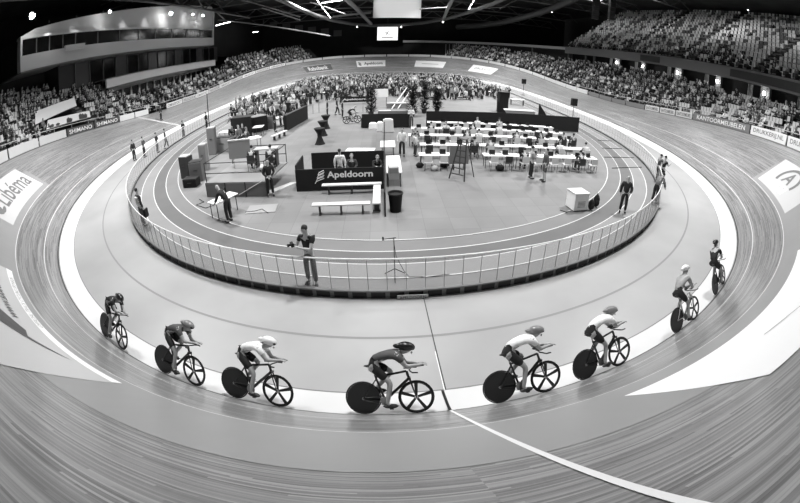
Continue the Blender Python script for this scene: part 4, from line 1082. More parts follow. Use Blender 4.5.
# goods in front of the left partition
for k, (u, v, w_, h, m, lab) in enumerate(((364, 127, .5, .8, M_gdark, 'dark cabinet at the left end of the short black partition'), (373, 128.5, .7, .45, M_top, 'white bundle before the short black partition, the lower one'), (380, 131, .5, .7, M_top, 'white upright bundle before the short black partition'), (388, 132, .9, 1.0, M_bd, 'pale stacked display case before the short black partition'))):
    p = W(u, v); e = MB(); e.box((0, 0, h/2), (w_, .5, h), m, taper=.85); e.box((0, 0, h+.03), (w_*.6, .35, .06), M_bd)
    o = e.build('goods_stack', m, loc=(p.x, p.y, ZI), bevel=.03); tag(o, lab, 'stack')
# tables behind the booth: papers and chairs
a, b = at(345, 151, ZI+.74), at(374, 151, ZI+.74); table(a.xy, b.xy, .7, 'white table with papers just behind the tall booth wall'); 
for k in range(4):
    q = a.lerp(b, .15+.22*k); o = box('paper_stack', (q.x, q.y+.3, ZI+.775), (.25, .32, .03), M_bdw, rz=k*.4); tag(o, 'papers on the white table behind the tall booth wall', 'papers', 'papers behind the booth')
a, b = at(380, 147, ZI+.74), at(387, 138, ZI+.74); table(a.xy, (a.x+.9, a.y), 1.6, 'white table at the right end behind the booth wall')
partition((X1+.02, YF+3.3), (X1+.05, W(388, 134).y), .95, 'low black partition running back from the booth')
# inside the booth: a desk with two heads behind
table((X0+1.7, YF+.4), (X0+3.9, YF+.4), .6, 'white desk inside the black booth')
place_person(SP_[0], (X0+2.55, YF+1.45, ZI), math.pi, 'person in dark top sitting inside the booth, left of the white papers', .2, .14, M_hairl)
place_person(SP_[1], (X0+3.75, YF+1.45, ZI), math.pi+.3, 'person in dark top sitting inside the booth at its right end', .1, .14, M_hairl)

# ---- standing people
ST = dict(
    hang=person_parts(stand_pose(), 1),
    clasp=person_parts(stand_pose(elL=(-.26, .0, 1.12), wrL=(-.08, .19, .98), haL=(.0, .2, .93), elR=(.26, .0, 1.12), wrR=(.08, .19, .96), haR=(.0, .22, .92)), 1, fingers=True),
    cross=person_parts(stand_pose(elL=(-.25, .06, 1.14), wrL=(-.05, .22, 1.17), haL=(.05, .2, 1.19), elR=(.25, .06, 1.14), wrR=(.05, .24, 1.2), haR=(-.05, .22, 1.22)), 1),
    step=person_parts(stand_pose(knL=(-.1, .16, .52), anL=(-.1, .2, .09), toL=(-.11, .34, .05), knR=(.1, -.02, .5), anR=(.1, -.2, .12), toR=(.11, -.07, .05), wrR=(.26, .15, .92), haR=(.26, .2, .85)), 1, fingers=True),
    lean=person_parts(stand_pose(spi=(0, .06, 1.1), che=(0, .2, 1.24), nec=(0, .32, 1.34), hd0=(0, .38, 1.4), hd1=(0, .44, 1.47), hd2=(0, .47, 1.55), shL=(-.18, .24, 1.29), shR=(.18, .24, 1.29), elL=(-.25, .34, 1.03), elR=(.25, .34, 1.03), wrL=(-.2, .5, .86), wrR=(.2, .5, .86), haL=(-.18, .56, .8), haR=(.18, .56, .8)), 1, jacket=True, fingers=True),
    jack=person_parts(stand_pose(elL=(-.25, .03, 1.13), wrL=(-.18, .16, .98), haL=(-.12, .2, .95)), 1, jacket=True),
    photo=person_parts(stand_pose(hd0=(0, .04, 1.55), hd1=(0, .08, 1.63), hd2=(0, .10, 1.71), elL=(-.16, .18, 1.14), wrL=(.08, .3, 1.22), haL=(.15, .33, 1.27), elR=(.28, .08, 1.16), wrR=(.26, .28, 1.30), haR=(.24, .33, 1.35), anL=(-.14, .06, .09), toL=(-.2, .2, .045), knL=(-.13, .06, .5)), 1, sleeves='short', fingers=True),
    skirt=person_parts(stand_pose(), 1, skirt=True),
)
def stand(kind, u, v, facing, label, sh, tr, hair=M_hair, z=ZI, scale=1, group=None, face=True, hgt=None):
    p = W(u, v, z) if z is not None else None
    return place_person(ST[kind], p, facing, label, sh, tr, hair, group=group, scale=scale, face=face)
D2R = math.radians
ph = stand('photo', 313, 283.5, D2R(165), 'young man in black T-shirt raising a camera at the front of the fence', .10, .36, M_hair, scale=1.07)
pm = MB(); pm.box((0, 0, 0), (.15, .08, .10), M_blkc).lathe([(.035, .0), (.04, .09)], (0, .04, 0), M_blkc, n=12, M=Matrix.Rotation(-math.pi/2, 3, 'X'))
hp = ph.location + Matrix.Rotation(D2R(165), 3, 'Z') @ V((.24, .44, 1.46)); cam_o = pm.build('photo_camera', M_blkc, loc=hp); cam_o.rotation_euler = (0, 0, D2R(120)); tag(cam_o, 'black camera held up by the man in the black T-shirt', 'camera')
stand('clasp', 271, 196, D2R(200), 'man in black clothes with clasped hands beside the left stage', .10, .10)
stand('lean', 230, 222, D2R(70), 'bald man in dark suit bending over a white table before the left stage', .12, .10, None)
stand('jack', 622, 212.5, D2R(150), 'man in dark suit and white shirt strolling on the right lanes', .12, .10, None)
stand('cross', 530, 178.5, D2R(-90), 'man in pale shirt and dark trousers talking before the front table row', .55, .10)
stand('skirt', 543.5, 181.5, D2R(90), 'woman in grey dress talking with the man before the front table row', .30, .30, M_hair)
stand('hang', 402, 156.5, D2R(170), 'person in white shirt and dark trousers standing left of the tables', .82, .12)
stand('hang', 415, 156.5, D2R(-70), 'short person in white top standing at the left end of the second row', .82, .2, scale=.82)
stand('cross', 411, 127.5, D2R(180), 'person in white top before the gap between the black partitions', .82, .3)
stand('hang', 341, 184.5, D2R(0), 'person in pale shirt standing inside the black booth', .82, .2, z=ZI)
AZ = ZI-.16
stand('hang', 135, 161, D2R(-100), 'person in dark top standing by the left fence, nearest the camera of the four', .14, .12, M_hair, z=AZ)
stand('cross', 145, 157.5, D2R(-80), 'person in grey top beside the left fence holding something, second of the four', .3, .2, M_hair, z=AZ)
stand('cross', 158, 153, D2R(-80), 'person in dark jacket beside the left fence, third of the four', .14, .3, M_hair, z=AZ)
stand('step', 166.5, 148.5, D2R(-60), 'person in mid stride at the left fence, farthest of the four', .2, .2, M_hair, z=AZ)
stand('cross', 184, 138.8, D2R(-100), 'person in dark clothes by the left fence near the finish line', .14, .12, M_hair, z=AZ)
p = S(201.2, 3.2); place_person(ST['hang'], S(200.6, 3.0), D2R(-90), 'official in dark clothes standing on the track at the finish line', .14, .12)
stand('hang', 207, 129, D2R(-90), 'person in dark coat standing by the fence beyond the finish line', .12, .10, z=AZ)
o = stand('hang', 144.5, 226, D2R(-30), 'person in striped dark sweater with a bag inside the left fence', .14, .3, M_hair)
mb = MB(); 
for k in range(5): mb.lathe([(.185, .98+k*.09), (.19, 1.02+k*.09)], (0, 0, 0), M_bdw, n=14)
pr = mb; pr.v = [(x*1.06, y*.80, z) for x, y, z in pr.v]; pr.build('sweater_stripes', M_bdw, o)
q = o.location+V((.3, .0, 0)); b_ = box('shoulder_bag', (q.x, q.y, ZI+.62), (.1, .3, .38), M_blkc, bevel=.02); tag(b_, 'black shoulder bag at the hip of the person in the striped sweater', 'bag')
stand('photo', 656, 181.5, D2R(-105), 'photographer in dark top standing farthest of the three at the right fence', .3, .12)
stand('photo', 660.5, 183.5, D2R(-80), 'photographer in black raising a camera, middle of three at the right fence', .14, .12)
stand('lean', 653.5, 203, D2R(-75), 'photographer in pale top leaning over the right fence, nearest of the three', .42, .12)
stand('hang', 327.5, 117, D2R(100), 'person in black beside the tall tables, left of three', .10, .10); stand('step', 337, 115, D2R(-90), 'person in black by the far cyclist, middle of three', .12, .14); stand('hang', 342.5, 118, D2R(-90), 'person in black with bare arms by the far cyclist, right of three', .10, .12)

# microphone stand behind the fence
p = W(396, 289.0); e = empty('microphone_stand', (p.x, -16.05, ZI), 0, 'thin black microphone stand on three legs behind the front fence', 'microphone stand')
MB().tube([(0, 0, .25), (0, 0, 1.28)], .014, M_blkc, n=6).build('pole', M_blkc, e); MB().tube([(.06, 0, 1.27), (-.28, .02, 1.22)], .012, M_blkc, n=6).build('boom_arm', M_blkc, e); MB().lathe([(.02, 0), (.028, .06), (.02, .1)], (-.3, .02, 1.19), M_blkc, n=8).build('microphone', M_blkc, e)
for k in range(3): a = 2*math.pi*k/3+.5; MB().tube([(0, 0, .28), (.34*math.cos(a), .34*math.sin(a), .015)], .012, M_blkc, n=5).build('leg', M_blkc, e)
pts = [(p.x, -16.05, ZI+1.1), (p.x+.05, -16.08, ZI+.7), (p.x+.25, -16.1, ZI+.25), (p.x+.4, -16.12, ZI+.03), (p.x+.7, -16.1, ZI+.02), (p.x+.9, -16.15, ZI+.02), (p.x+1.6, -16.05, ZI+.02)]
tag(MB().tube(pts, .008, M_blkc, n=5).build('microphone_cable', M_blkc), 'thin black cable trailing from the microphone stand along the lanes', 'cable')
c_ = I(.2, -.13, -.1); o = box('fence_sign', (c_.x, c_.y, c_.z), (.85, .02, .16), M_rail); tag(o, 'small pale sign on the foot of the fence by the microphone stand', 'sign'); lettering('lettering', 'APELDOORN', lambda a, b: V((c_.x-.36+.72*a, c_.y-.012, c_.z-.05+.1*b)), M_dkm, o)

# tall covered bar tables
for k, (u, v) in enumerate(((320, 144), (323, 135.5), (326, 128.5))):
    p = W(u, v); o = MB().lathe([(.38, 0), (.30, .12), (.16, .5), (.18, .75), (.36, 1.06), (.40, 1.1), (.38, 1.13)], (0, 0, 0), M_blkc, n=18).build('bar_table', M_blkc, loc=(p.x, p.y, ZI), smooth=True); tag(o, 'black covered tall bar table, the %s of three' % ('nearest', 'middle', 'farthest')[k], 'bar table')

# ---- equipment stage on the left
sA, sB = W(208, 197), W(268, 196.5); L_ = sB.x-sA.x; dz = .72
e = empty('equipment_stage', (sA.x, sA.y, ZI), math.atan2(sB.y-sA.y, sB.x-sA.x), 'grey sided equipment stage with a pipe railing on the left infield', 'stage')
DEP = 3.2
box('platform', (L_/2, DEP/2, dz-.04), (L_, DEP, .08), mat('stage_floor', .5), e)
for k in range(3): box('front_panel', (L_*(k+.5)/3, .02, (dz-.08)/2), (L_/3-.04, .04, dz-.1), M_gpanel, e); 
for k in range(4): MB().tube([(L_*k/3, -.02, 0), (L_*k/3, -.02, dz)], .025, M_dkm, n=6).build('leg', M_dkm, e)
for y in (0.05, DEP-.05):
    for z in (.45, .95): MB().tube([(0, y, dz+z), (L_, y, dz+z)], .02, M_dkm, n=6).build('rail', M_dkm, e)
for x in (0.03, L_-.03):
    MB().tube([(x, .05, dz+.95), (x, DEP-.05, dz+.95)], .02, M_dkm, n=6).build('rail', M_dkm, e)
    for y in (.05, DEP-.05): MB().tube([(x, y, dz), (x, y, dz+.95)], .022, M_dkm, n=6).build('post', M_dkm, e)
MB().tube([(L_*.55, -.03, .1), (L_*.95, -.03, dz+.05)], .02, M_bench, n=6).build('brace', M_bench, e)
def on_st(x, y): return e.matrix_basis @ V((x, y, dz))
q = on_st(1.0, 2.3); o = empty('monitor_cart', q, .05, 'large grey backed monitor on a trolley standing on the left stage', 'monitor'); box('monitor_back', (0, 0, 1.0), (1.25, .14, .95), mat('panel_pale', .55), o, bevel=.02); box('monitor_top', (0, 0, 1.5), (1.28, .2, .06), M_rail, o)
for x in (-.4, .4): MB().tube([(x, 0, 0), (x, 0, .6)], .03, M_rail, n=6).build('leg', M_rail, o)
q = on_st(2.5, 2.5); o = empty('equipment_desk', q, 0, 'pale topped desk with white ball lamp on the left stage', 'desk'); box('table_top', (0, 0, .95), (1.3, .6, .05), M_rail, o)
for x in (-.55, .55): box('leg', (x, 0, .46), (.06, .5, .92), M_dkm, o)
q2 = on_st(2.55, 1.7); tag(MB().ball((0, 0, .17), .17, M_top, 12).build('white_ball', M_top, loc=q2, smooth=True), 'white ball lying on the floor of the left stage', 'ball')
for (x, y, sh, lab) in ((1.95, 1.6, .10, 'person in black sitting at the desk on the left stage, left of two'), (3.0, 1.6, .12, 'person in black working at the desk on the left stage, right of two')):
    q = on_st(x, y+.1); c_ = put_chair(1, q.x, q.y, .1, 'dark chair on the left stage under one of the two people in black', 'dark chairs on the left stage'); c_.location.z = q.z; place_person(SP_[1], q, .1, lab, sh, .10, face=False)
# white table before the stage
a, b = at(215, 204.5, ZI+.74), at(238, 193, ZI+.74)
table(a.xy, b.xy, .6, 'white table standing before the left stage under the bending man')
for (u, v, w_, lab) in ((262, 209, 1.35, 'pale square mat on the floor in front of the left stage'),):
    p = W(u, v); o = box('floor_mat', (p.x, p.y, ZI+.012), (w_, .9, .02), mat('mat_pale', .56), rz=.08); tag(o, lab, 'mat')
p = W(287, 182); o = MB().add([(0, 0, 0), (1.1, 1.5, 0), (.7, 1.5, 0), (-.5, 0, 0), (0, 0, .03), (1.1, 1.5, .03), (.7, 1.5, .03), (-.5, 0, .03)], [(0, 3, 2, 1), (4, 5, 6, 7), (0, 1, 5, 4), (1, 2, 6, 5), (2, 3, 7, 6), (3, 0, 4, 7)], M_bench).build('ramp_board', M_bench, loc=(W(270, 194).x, W(270, 194).y, ZI)); tag(o, 'pale board lying at the right foot of the left stage', 'board')
# clutter left of the stage
for (u, v, w_, d_, h, m, lab) in ((186, 179, .7, .6, 1.3, M_gdark, 'dark upright rack standing at the edge of the inner lane, left of the stage'), (196, 182, .8, .7, 1.1, M_gpanel, 'grey case with a sloping lid left of the stage'), (204, 171, .5, .5, 1.6, mat('panel_pale', .55), 'tall pale panel behind the cases left of the stage'), (190, 188, .9, .6, .45, M_blkc, 'low black case on the floor left of the stage'), (212, 155, .6, .6, 1.9, mat('mid', .45), 'tall grey cabinet with a pale top behind the stage'), (223, 152, 1.5, .7, 1.0, mat('panel_pale', .55), 'wide grey cupboard behind the stage'), (267, 129, 1.4, .8, 1.0, M_gpanel, 'grey cupboard with rounded top at the foot of the far black counters')):
    p = W(u, v); o = empty('equipment_case', (p.x, p.y+d_/2, ZI), R.uniform(-.2, .2), lab, 'case'); box('body', (0, 0, h/2), (w_, d_, h), m, o, bevel=.02); box('lid', (0, 0, h+.02), (w_*.96, d_*.96, .05), M_rail if h > 1.2 else M_dkm, o); box('handle', (0, -d_/2-.02, h*.6), (w_*.3, .03, .03), M_dkm, o)
# cables on the floor by the stage
for k, (pts, lab) in enumerate(((((199, 199), (204, 202), (196, 205), (206, 208), (214, 205)), 'looped dark cable on the floor at the left foot of the stage'), (((245, 212), (255, 211), (262, 209), (268, 213)), 'dark cable crossing the pale mat'), (((560, 210), (566, 212), (572, 211)), 'short cable at the foot of the white crate'))):
    tag(MB().tube([W(u, v, ZI+.03) for u, v in pts], .015, M_blkc, n=5).build('floor_cable', M_blkc), lab, 'cable')
cab = [((598, 140), (612, 141)), ((602, 148), (622, 148.6)), ((604, 157), (634, 157.5)), ((612, 168), (642, 167))]
for a, b in cab: tag(MB().tube([W(*a, ZI+.02), W(*b, ZI+.02)], .02, M_blkc, n=5).build('floor_cable', M_blkc), 'straight dark cable laid across the right hand lanes', 'cable', 'cables across the right hand lanes')
# ---- left counters and tables
def counter(u0, v0, u1, v1, h, dep, lab, m=M_blkc, topm=None):
    a, b = W(u0, v0), W(u1, v1); L_ = (b-a).xy.length; c = (a+b)/2; o = empty('counter', (c.x, c.y, ZI), math.atan2((b-a).y, (b-a).x), lab, 'counter')
    box('front', (0, .03, h/2), (L_, .06, h), m, o); box('side', (-L_/2+.03, dep/2, h/2), (.06, dep-.1, h), m, o); box('top', (0, dep/2, h+.02), (L_, dep, .04), topm or M_dkm, o)
counter(232, 138, 252, 136, 1.6, 1.2, 'black fronted counter at the left under the crowd')
counter(254, 133, 268, 130, 1.3, 1.4, 'black counter just right of the tallest left one', topm=M_gpanel)
counter(287, 131, 308, 119, 1.3, .3, 'long black counter wall slanting away at the right of the left block')
counter(262, 112, 290, 113, 1.1, 1.0, 'far black counter with people behind on the left')
for (a, b, lab) in (((243, 141), (262, 137), 'long white table slanting away left of the bar tables'), ((218, 133), (232, 132), 'white table against the left fence lanes'), ((272, 119), (290, 117), 'small white table among the black counters'), ((252, 128), (262, 127), 'short white table in front of the second black counter')):
    p, q = at(*a, ZI+.74), at(*b, ZI+.74); table(p.xy, q.xy, 1.0, lab)
p, q = at(272, 136, ZI+.4), at(286, 130, ZI+.4); bench(p.xy, q.xy, .3, 'low pale bench in front of the slanting black counter', h=.4)
L_people = [(R.uniform(228, 300), R.uniform(106, 124), R.choice((.1, .14, .42, .68, .82))) for _ in range(26)]+[(233, 146, .12), (240, 149, .42), (244, 147, .10), (248, 152, .3), (234, 131, .55), (240, 128, .68), (243, 127, .2), (249, 125, .55), (254, 122, .12), (262, 126, .42), (275, 132, .10), (281, 127, .12), (285, 126, .55), (278, 118, .68), (271, 113, .12), (268, 108, .3), (297, 112, .55), (303, 110, .12), (258, 115, .68), (247, 116, .55), (265, 112, .12), (290, 110, .82)]
for k, (u, v, sh) in enumerate(L_people):
    tone = 'dark' if sh < .25 else 'grey' if sh < .6 else 'pale'; sh = min(TONES, key=lambda q: abs(q-sh))
    stand(('hang', 'cross', 'lean', 'jack')[k % 4], u, v, R.uniform(0, 6.28), 'person in %s top among the counters and tables on the left infield' % tone, sh, .14, R.choice((M_hair, M_hairl)), group='people in %s tops among the left counters' % tone, face=False)

# ---- podium, screen, plants, banners at the far side
p0, p1 = W(378, 115), W(410, 115)
o = empty('podium', ((p0.x+p1.x)/2, p0.y, ZI), 0, 'pale stepped podium in the middle of the infield', 'podium')
wd = p1.x-p0.x
box('lower_step', (0, .8, .2), (wd, 2.0, .4), M_lg, o, bevel=.01); box('top_step', (wd*.12, 2.3, .45), (wd*.7, 1.4, .9), mat('panel_pale', .55), o, bevel=.01); box('white_edge', (-wd*.3, .0, .42), (wd*.4, .3, .06), M_top, o); box('white_edge', (wd*.15, 1.7, .93), (wd*.5, .3, .06), M_top, o)
MB().tube([(-.2, 1.2, .4), (1.4, 3.2, 2.4)], .06, M_top, n=6).build('stair_rail', M_top, o); MB().tube([(.4, 1.2, .4), (2.0, 3.2, 2.4)], .06, M_top, n=6).build('stair_rail', M_top, o)
a, b = aty(374, 89, p0.y+6), aty(388, 97, p0.y+6); o = empty('white_screen', ((a.x+b.x)/2, p0.y+6, ZI), 0, 'small white projection screen on legs behind the podium', 'screen')
box('screen_sheet', (0, 0, (a.z+b.z)/2-ZI), (b.x-a.x, .06, a.z-b.z), M_top, o)
for x in (-.6, .6): box('leg', (x, .1, (b.z-ZI)/2), (.06, .06, b.z-ZI), M_dkm, o)
M_leaf = mat('leaf_dark', .14, .8, noise=.4, nscale=3)
def bush(u, v, h, w_, lab):
    p = W(u, v); mb = MB(); rr = random.Random(int(u*7))
    for k in range(650):
        a = rr.uniform(0, 6.28); r = rr.uniform(0, w_)*(.5+.5*rr.random()); z = rr.uniform(.3, h); c = V((r*math.cos(a), r*math.sin(a), z)); d = V((math.cos(a), math.sin(a), rr.uniform(-.2, .9))).normalized()*.4; s_ = d.cross(V((0, 0, 1))).normalized()*.07
        mb.add([c, c+d*.5+s_, c+d, c+d*.5-s_], [(0, 1, 2, 3)], M_leaf)
    o = empty('potted_shrub', (p.x, p.y, ZI), 0, lab, 'plant'); mb.build('foliage', M_leaf, o); MB().tube([(0, 0, .2), (0, 0, h*.8)], .04, M_dkm, n=6).build('stem', M_dkm, o); MB().lathe([(.2, 0), (.28, .4), (.26, .4)], (0, 0, 0), M_gdark, n=12).build('pot', M_gdark, o)
bush(371, 116, 2.9, .55, 'dark leafy shrub at the left end of the podium'); bush(412, 116.5, 2.9, .55, 'dark leafy shrub at the right end of the podium, left of its pair'); bush(424, 113, 3.1, .5, 'dark leafy shrub farthest right of the podium'); bush(437, 112, 2.3, .5, 'small dark shrub beside the right far banner')
def far_banner(u0, u1, v0, v1, Y, txt, lab):
    a, b = aty(u0, v0, Y), aty(u1, v1, Y); o = empty('banner_stand', ((a.x+b.x)/2, Y, ZI), 0, lab, 'banner')
    w_ = b.x-a.x; h = a.z-ZI
    box('cloth', (0, 0, h*.62), (w_, .08, h*.75), M_blkc, o); 
    for x in (-w_/2, w_/2): box('leg', (x, 0, h*.3), (.08, .3, h*.6), M_dkm, o)
    if txt: lettering('lettering', txt, lambda s_, t: V((-w_*.4+w_*.8*s_, -.05, h*(.45+.32*t))), M_txt, o, .02)
Yb = W(350, 104).y
far_banner(340, 369, 97, 104, Yb, 'Apeldoorn', 'black banner reading Apeldoorn behind the far cyclist'); far_banner(427, 445, 97.5, 103, Yb+3, 'OMNISPORT', 'black banner with pale word right of the shrubs'); far_banner(455, 470, 97, 104, Yb+3, 'SPORT', 'black banner with pale round lettering farthest right')
p = W(502, 112); o = empty('black_booth', (p.x, p.y, ZI), 0, 'tall black narrow booth at the right of the far crowd', 'booth'); box('body', (0, 0, 1.1), (1.0, 1.0, 2.2), M_blkc, o); box('roof', (0, 0, 2.23), (1.1, 1.1, .06), M_dkm, o)
p = W(517, 118); o = empty('display_crate', (p.x, p.y, ZI), 0, 'long pale low crate behind the black partition on the right', 'crate'); box('body', (0, 0, .4), (3.4, 1.0, .8), mat('panel_pale', .55), o); box('lid', (0, 0, .82), (3.5, 1.1, .05), M_rail, o)
# chain barrier posts near the far cyclist
for k, (u, v) in enumerate(((313, 113), (319, 112), (327, 111), (363, 112))):
    p = W(u, v); o = MB().lathe([(.16, 0), (.16, .03), (.03, .05), (.03, .95), (.045, 1.0)], (0, 0, 0), M_steelc, n=10).build('barrier_post', M_steelc, loc=(p.x, p.y, ZI)); tag(o, 'thin steel barrier post in front of the far crowd', 'post', 'thin barrier posts near the far cyclist')
# slim poles along the fence: flags/lamps
for (u, v, Yh, lab) in ((209.5, 128, 3.6, 'slim dark pole rising beside the left fence beyond the finish line'),):
    p = W(u, v, AZ); o = MB().tube([(0, 0, 0), (0, 0, Yh)], .05, M_dkm, n=6).build('slim_pole', M_dkm, loc=(p.x, p.y, AZ)); tag(o, lab, 'pole')
# loudspeaker boxes on stands at the right fence
for (u, v, hh, lab) in ((572.5, 119.5, 2.3, 'black loudspeaker on a stand at the right end of the black partition'), (523, 95, 2.6, 'round dark loudspeaker on a stand at the right edge of the far crowd')):
    p = W(u, v); o = empty('speaker_stand', (p.x, p.y, ZI), 0, lab, 'loudspeaker'); box('speaker_box', (0, 0, hh-.35), (.65, .5, .8), M_blkc, o, bevel=.04); MB().tube([(0, 0, 0), (0, 0, hh-.7)], .04, M_dkm, n=6).build('pole', M_dkm, o)
    box('base', (0, 0, .02), (.6, .6, .04), M_dkm, o)

# ---- the crowd of teams in the far half of the infield
CL = [(W(262, 112).xy, W(290, 112).xy), (W(261, 110).xy, W(291, 111).xy), (W(340, 104).xy, W(369, 104).xy), (W(287, 131).xy, W(308, 119).xy)]
spots = []
tries = 0
while len(spots) < 900 and tries < 40000:
    tries += 1; x = R.uniform(-19, 24); y = R.uniform(16, 68)
    # inside the oval less the lanes
    dmin = min((V((I(s, 0).x, I(s, 0).y))-V((x, y))).length for s in range(60, 190, 5))
    inside = (abs(x) < 18.3 if y < 45 else (x/18.3)**2+((y-45)/25.0)**2 < 1)
    if not inside or dmin < 3.6 or y > 62: continue
    if y < 24+max(0, 6-abs(x))*.6 and not (x < -9 and y > 15.5): continue
    if x > 13 and y < 27: continue
    if y < 25 and R.random() < .45: continue
    if any((V((x, y))-c0.lerp(c1, t)).length < 1.2 for c0, c1 in CL for t in (0, .25, .5, .75, 1)): continue
    if any((a-x)**2+(b-y)**2 < .55 for a, b in spots): continue
    spots.append((x, y))
spots.sort(key=lambda q: q[1])
ind, rest = spots[:150], spots[150:]
for x, y in ind:
    sh = TONES[pick_tone()]; tr = TONES[R.choice((0, 1, 2))]; tone = 'dark' if sh < .25 else 'grey' if sh < .6 else 'pale'; seat_ = R.random() < .35
    o = link('team_member', crowd_variant('seat' if seat_ else 'stand', R.randrange(3), sh, tr, R.random() < .7)); o.location = (x, y, ZI); o.rotation_euler = (0, 0, R.uniform(0, 6.28)); k = R.uniform(.93, 1.05); o.scale = (k, k, k)
    tag(o, 'person in %s top %s in the team area at the far end of the infield' % (tone, 'sitting' if seat_ else 'standing'), 'team member', '%s people in %s tops, far team area' % ('sitting' if seat_ else 'standing', tone))
    if seat_:
        c, s = math.cos(o.rotation_euler.z), math.sin(o.rotation_euler.z)
        put_chair(R.randrange(2), x, y, o.rotation_euler.z, 'chair under a sitting person in the far team area', 'chairs in the far team area')
crowd_mass('team_crowd', [(x, y, ZI, R.uniform(0, 6.28)) for x, y in rest[::2]], 'standing riders and helpers crowding the far end of the infield', 'crowd', 'stand')
crowd_mass('seated_team_crowd', [(x, y, ZI, R.uniform(0, 6.28)) for x, y in rest[1::2]], 'seated riders and helpers among the standing ones at the far end of the infield', 'crowd', 'seat')
for k, (u, v) in enumerate(((283, 100), (300, 99), (322, 97), (345, 93), (440, 90), (470, 92), (492, 96), (515, 104))):
    p = W(u, v); o = empty('team_table', (p.x, p.y-.8, ZI), R.uniform(-.3, .3), 'small pale table in the far team area', 'table', 'pale tables in the far team area'); box('table_top', (0, 0, .73), (1.8, .7, .05), M_top, o)
    for x in (-.8, .8): box('leg', (x, 0, .35), (.05, .6, .7), M_dkm, o)
# ================================================================== bicycles and riders
M_tyre = mat('tyre', .07, .6); M_rim = mat('rim_dark', .12, .35); M_frame = mat('frame_dark', .14, .3); M_framel = mat('frame_pale', .75, .3); M_alu = mat('aluminium', .6, .3, metal=.7)
def bicycle(disc=True, fm=M_frame):
    e = empty('track_bicycle', (0, 0, 0))
    RY = Matrix.Rotation(math.pi/2, 3, 'Y')
    def wheel(y, disc):
        n = 28; pts = [(0, y+.325*math.cos(2*math.pi*k/n), .34+.325*math.sin(2*math.pi*k/n)) for k in range(n)]
        w_ = MB().tube(pts, .013, M_tyre, n=6, closed=True).build('wheel', M_tyre, e, smooth=True)
        if disc: MB().lathe([(.02, -.018), (.31, -.006), (.31, .006), (.02, .018)], (0, y, .34), M_rim, n=28, M=RY).build('disc', M_rim, w_)
        else:
            p2 = [(0, y+.295*math.cos(2*math.pi*k/n), .34+.295*math.sin(2*math.pi*k/n)) for k in range(n)]
            MB().tube(p2, .018, M_rim, n=6, closed=True).build('wheel_rim', M_rim, w_, smooth=True)
            for k in range(5):
                a = 2*math.pi*k/5+.3; c, s = math.cos(a), math.sin(a)
                MB().add([(x_, y+c*r-s*q, .34+s*r+c*q) for r, q in ((.03, .022), (.29, .035), (.29, -.035), (.03, -.022)) for x_ in (-.008, .008)], [(0, 2, 4, 6), (7, 5, 3, 1), (0, 1, 3, 2), (2, 3, 5, 4), (4, 5, 7, 6), (6, 7, 1, 0)], M_rim).build('spoke', M_rim, w_)
        MB().lathe([(.025, -.05), (.025, .05)], (0, y, .34), M_alu, n=10, M=RY).build('hub', M_alu, w_)
    wheel(-.40, disc); wheel(.58, False)
    BBk, ST_, HT, HB = (0, 0, .29), (0, -.16, .80), (0, .42, .86), (0, .46, .72)
    f = MB()
    f.tube([BBk, ST_], [.024, .02], fm, n=8); f.tube([BBk, HB], [.03, .028], fm, n=8); f.tube([(0, -.15, .76), HT], .022, fm, n=8); f.tube([HT, HB], .026, fm, n=8)
    for x in (-.045, .045): f.tube([(x*.5, 0, .29), (x, -.40, .34)], .012, fm, n=6); f.tube([(x*.4, -.14, .72), (x, -.40, .34)], .010, fm, n=6)
    f.build('frame', fm, e, smooth=True)
    g = MB()
    for x in (-.045, .045): g.tube([(x, .47, .71), (x, .58, .34)], [.016, .01], fm, n=6)
    g.box((0, .47, .72), (.11, .05, .04), fm); g.build('fork', fm, e, smooth=True)
    MB().tube([ST_, (0, -.21, .96)], .014, M_alu, n=6).build('seat_post', M_alu, e)
    s = MB().ball((0, -.26, .975), (.065, .10, .022), M_rim, 10); s.ball((0, -.13, .975), (.022, .11, .018), M_rim, 8); s.build('saddle', M_rim, e, smooth=True)
    h = MB(); h.tube([(-.20, .62, .88), (-.20, .52, .88), (0, .47, .88), (.20, .52, .88), (.20, .62, .88)], .013, M_rim, n=6)
    for x in (-.06, .06): h.tube([(x, .40, .94), (x, .74, .98)], .012, M_rim, n=6); h.box((x*1.4, .42, .95), (.08, .1, .02), M_rim)
    h.build('handlebar', M_rim, e)
    c = MB(); c.lathe([(.09, -.004), (.09, .004)], (.05, 0, .29), M_alu, n=20, M=RY); c.tube([(.07, 0, .29), (.08, .11, .17)], .012, M_alu, n=6); c.tube([(-.07, 0, .29), (-.08, -.11, .41)], .012, M_alu, n=6)
    c.box((.12, .115, .165), (.09, .07, .02), M_rim).box((-.12, -.115, .415), (.09, .07, .02), M_rim); c.build('crankset', M_alu, e)
    k = MB(); k.tube([(.05, 0, .38), (.05, -.40, .365)], .005, M_rim, n=4); k.tube([(.05, 0, .20), (.05, -.40, .315)], .005, M_rim, n=4); k.build('chain', M_rim, e)
    return e
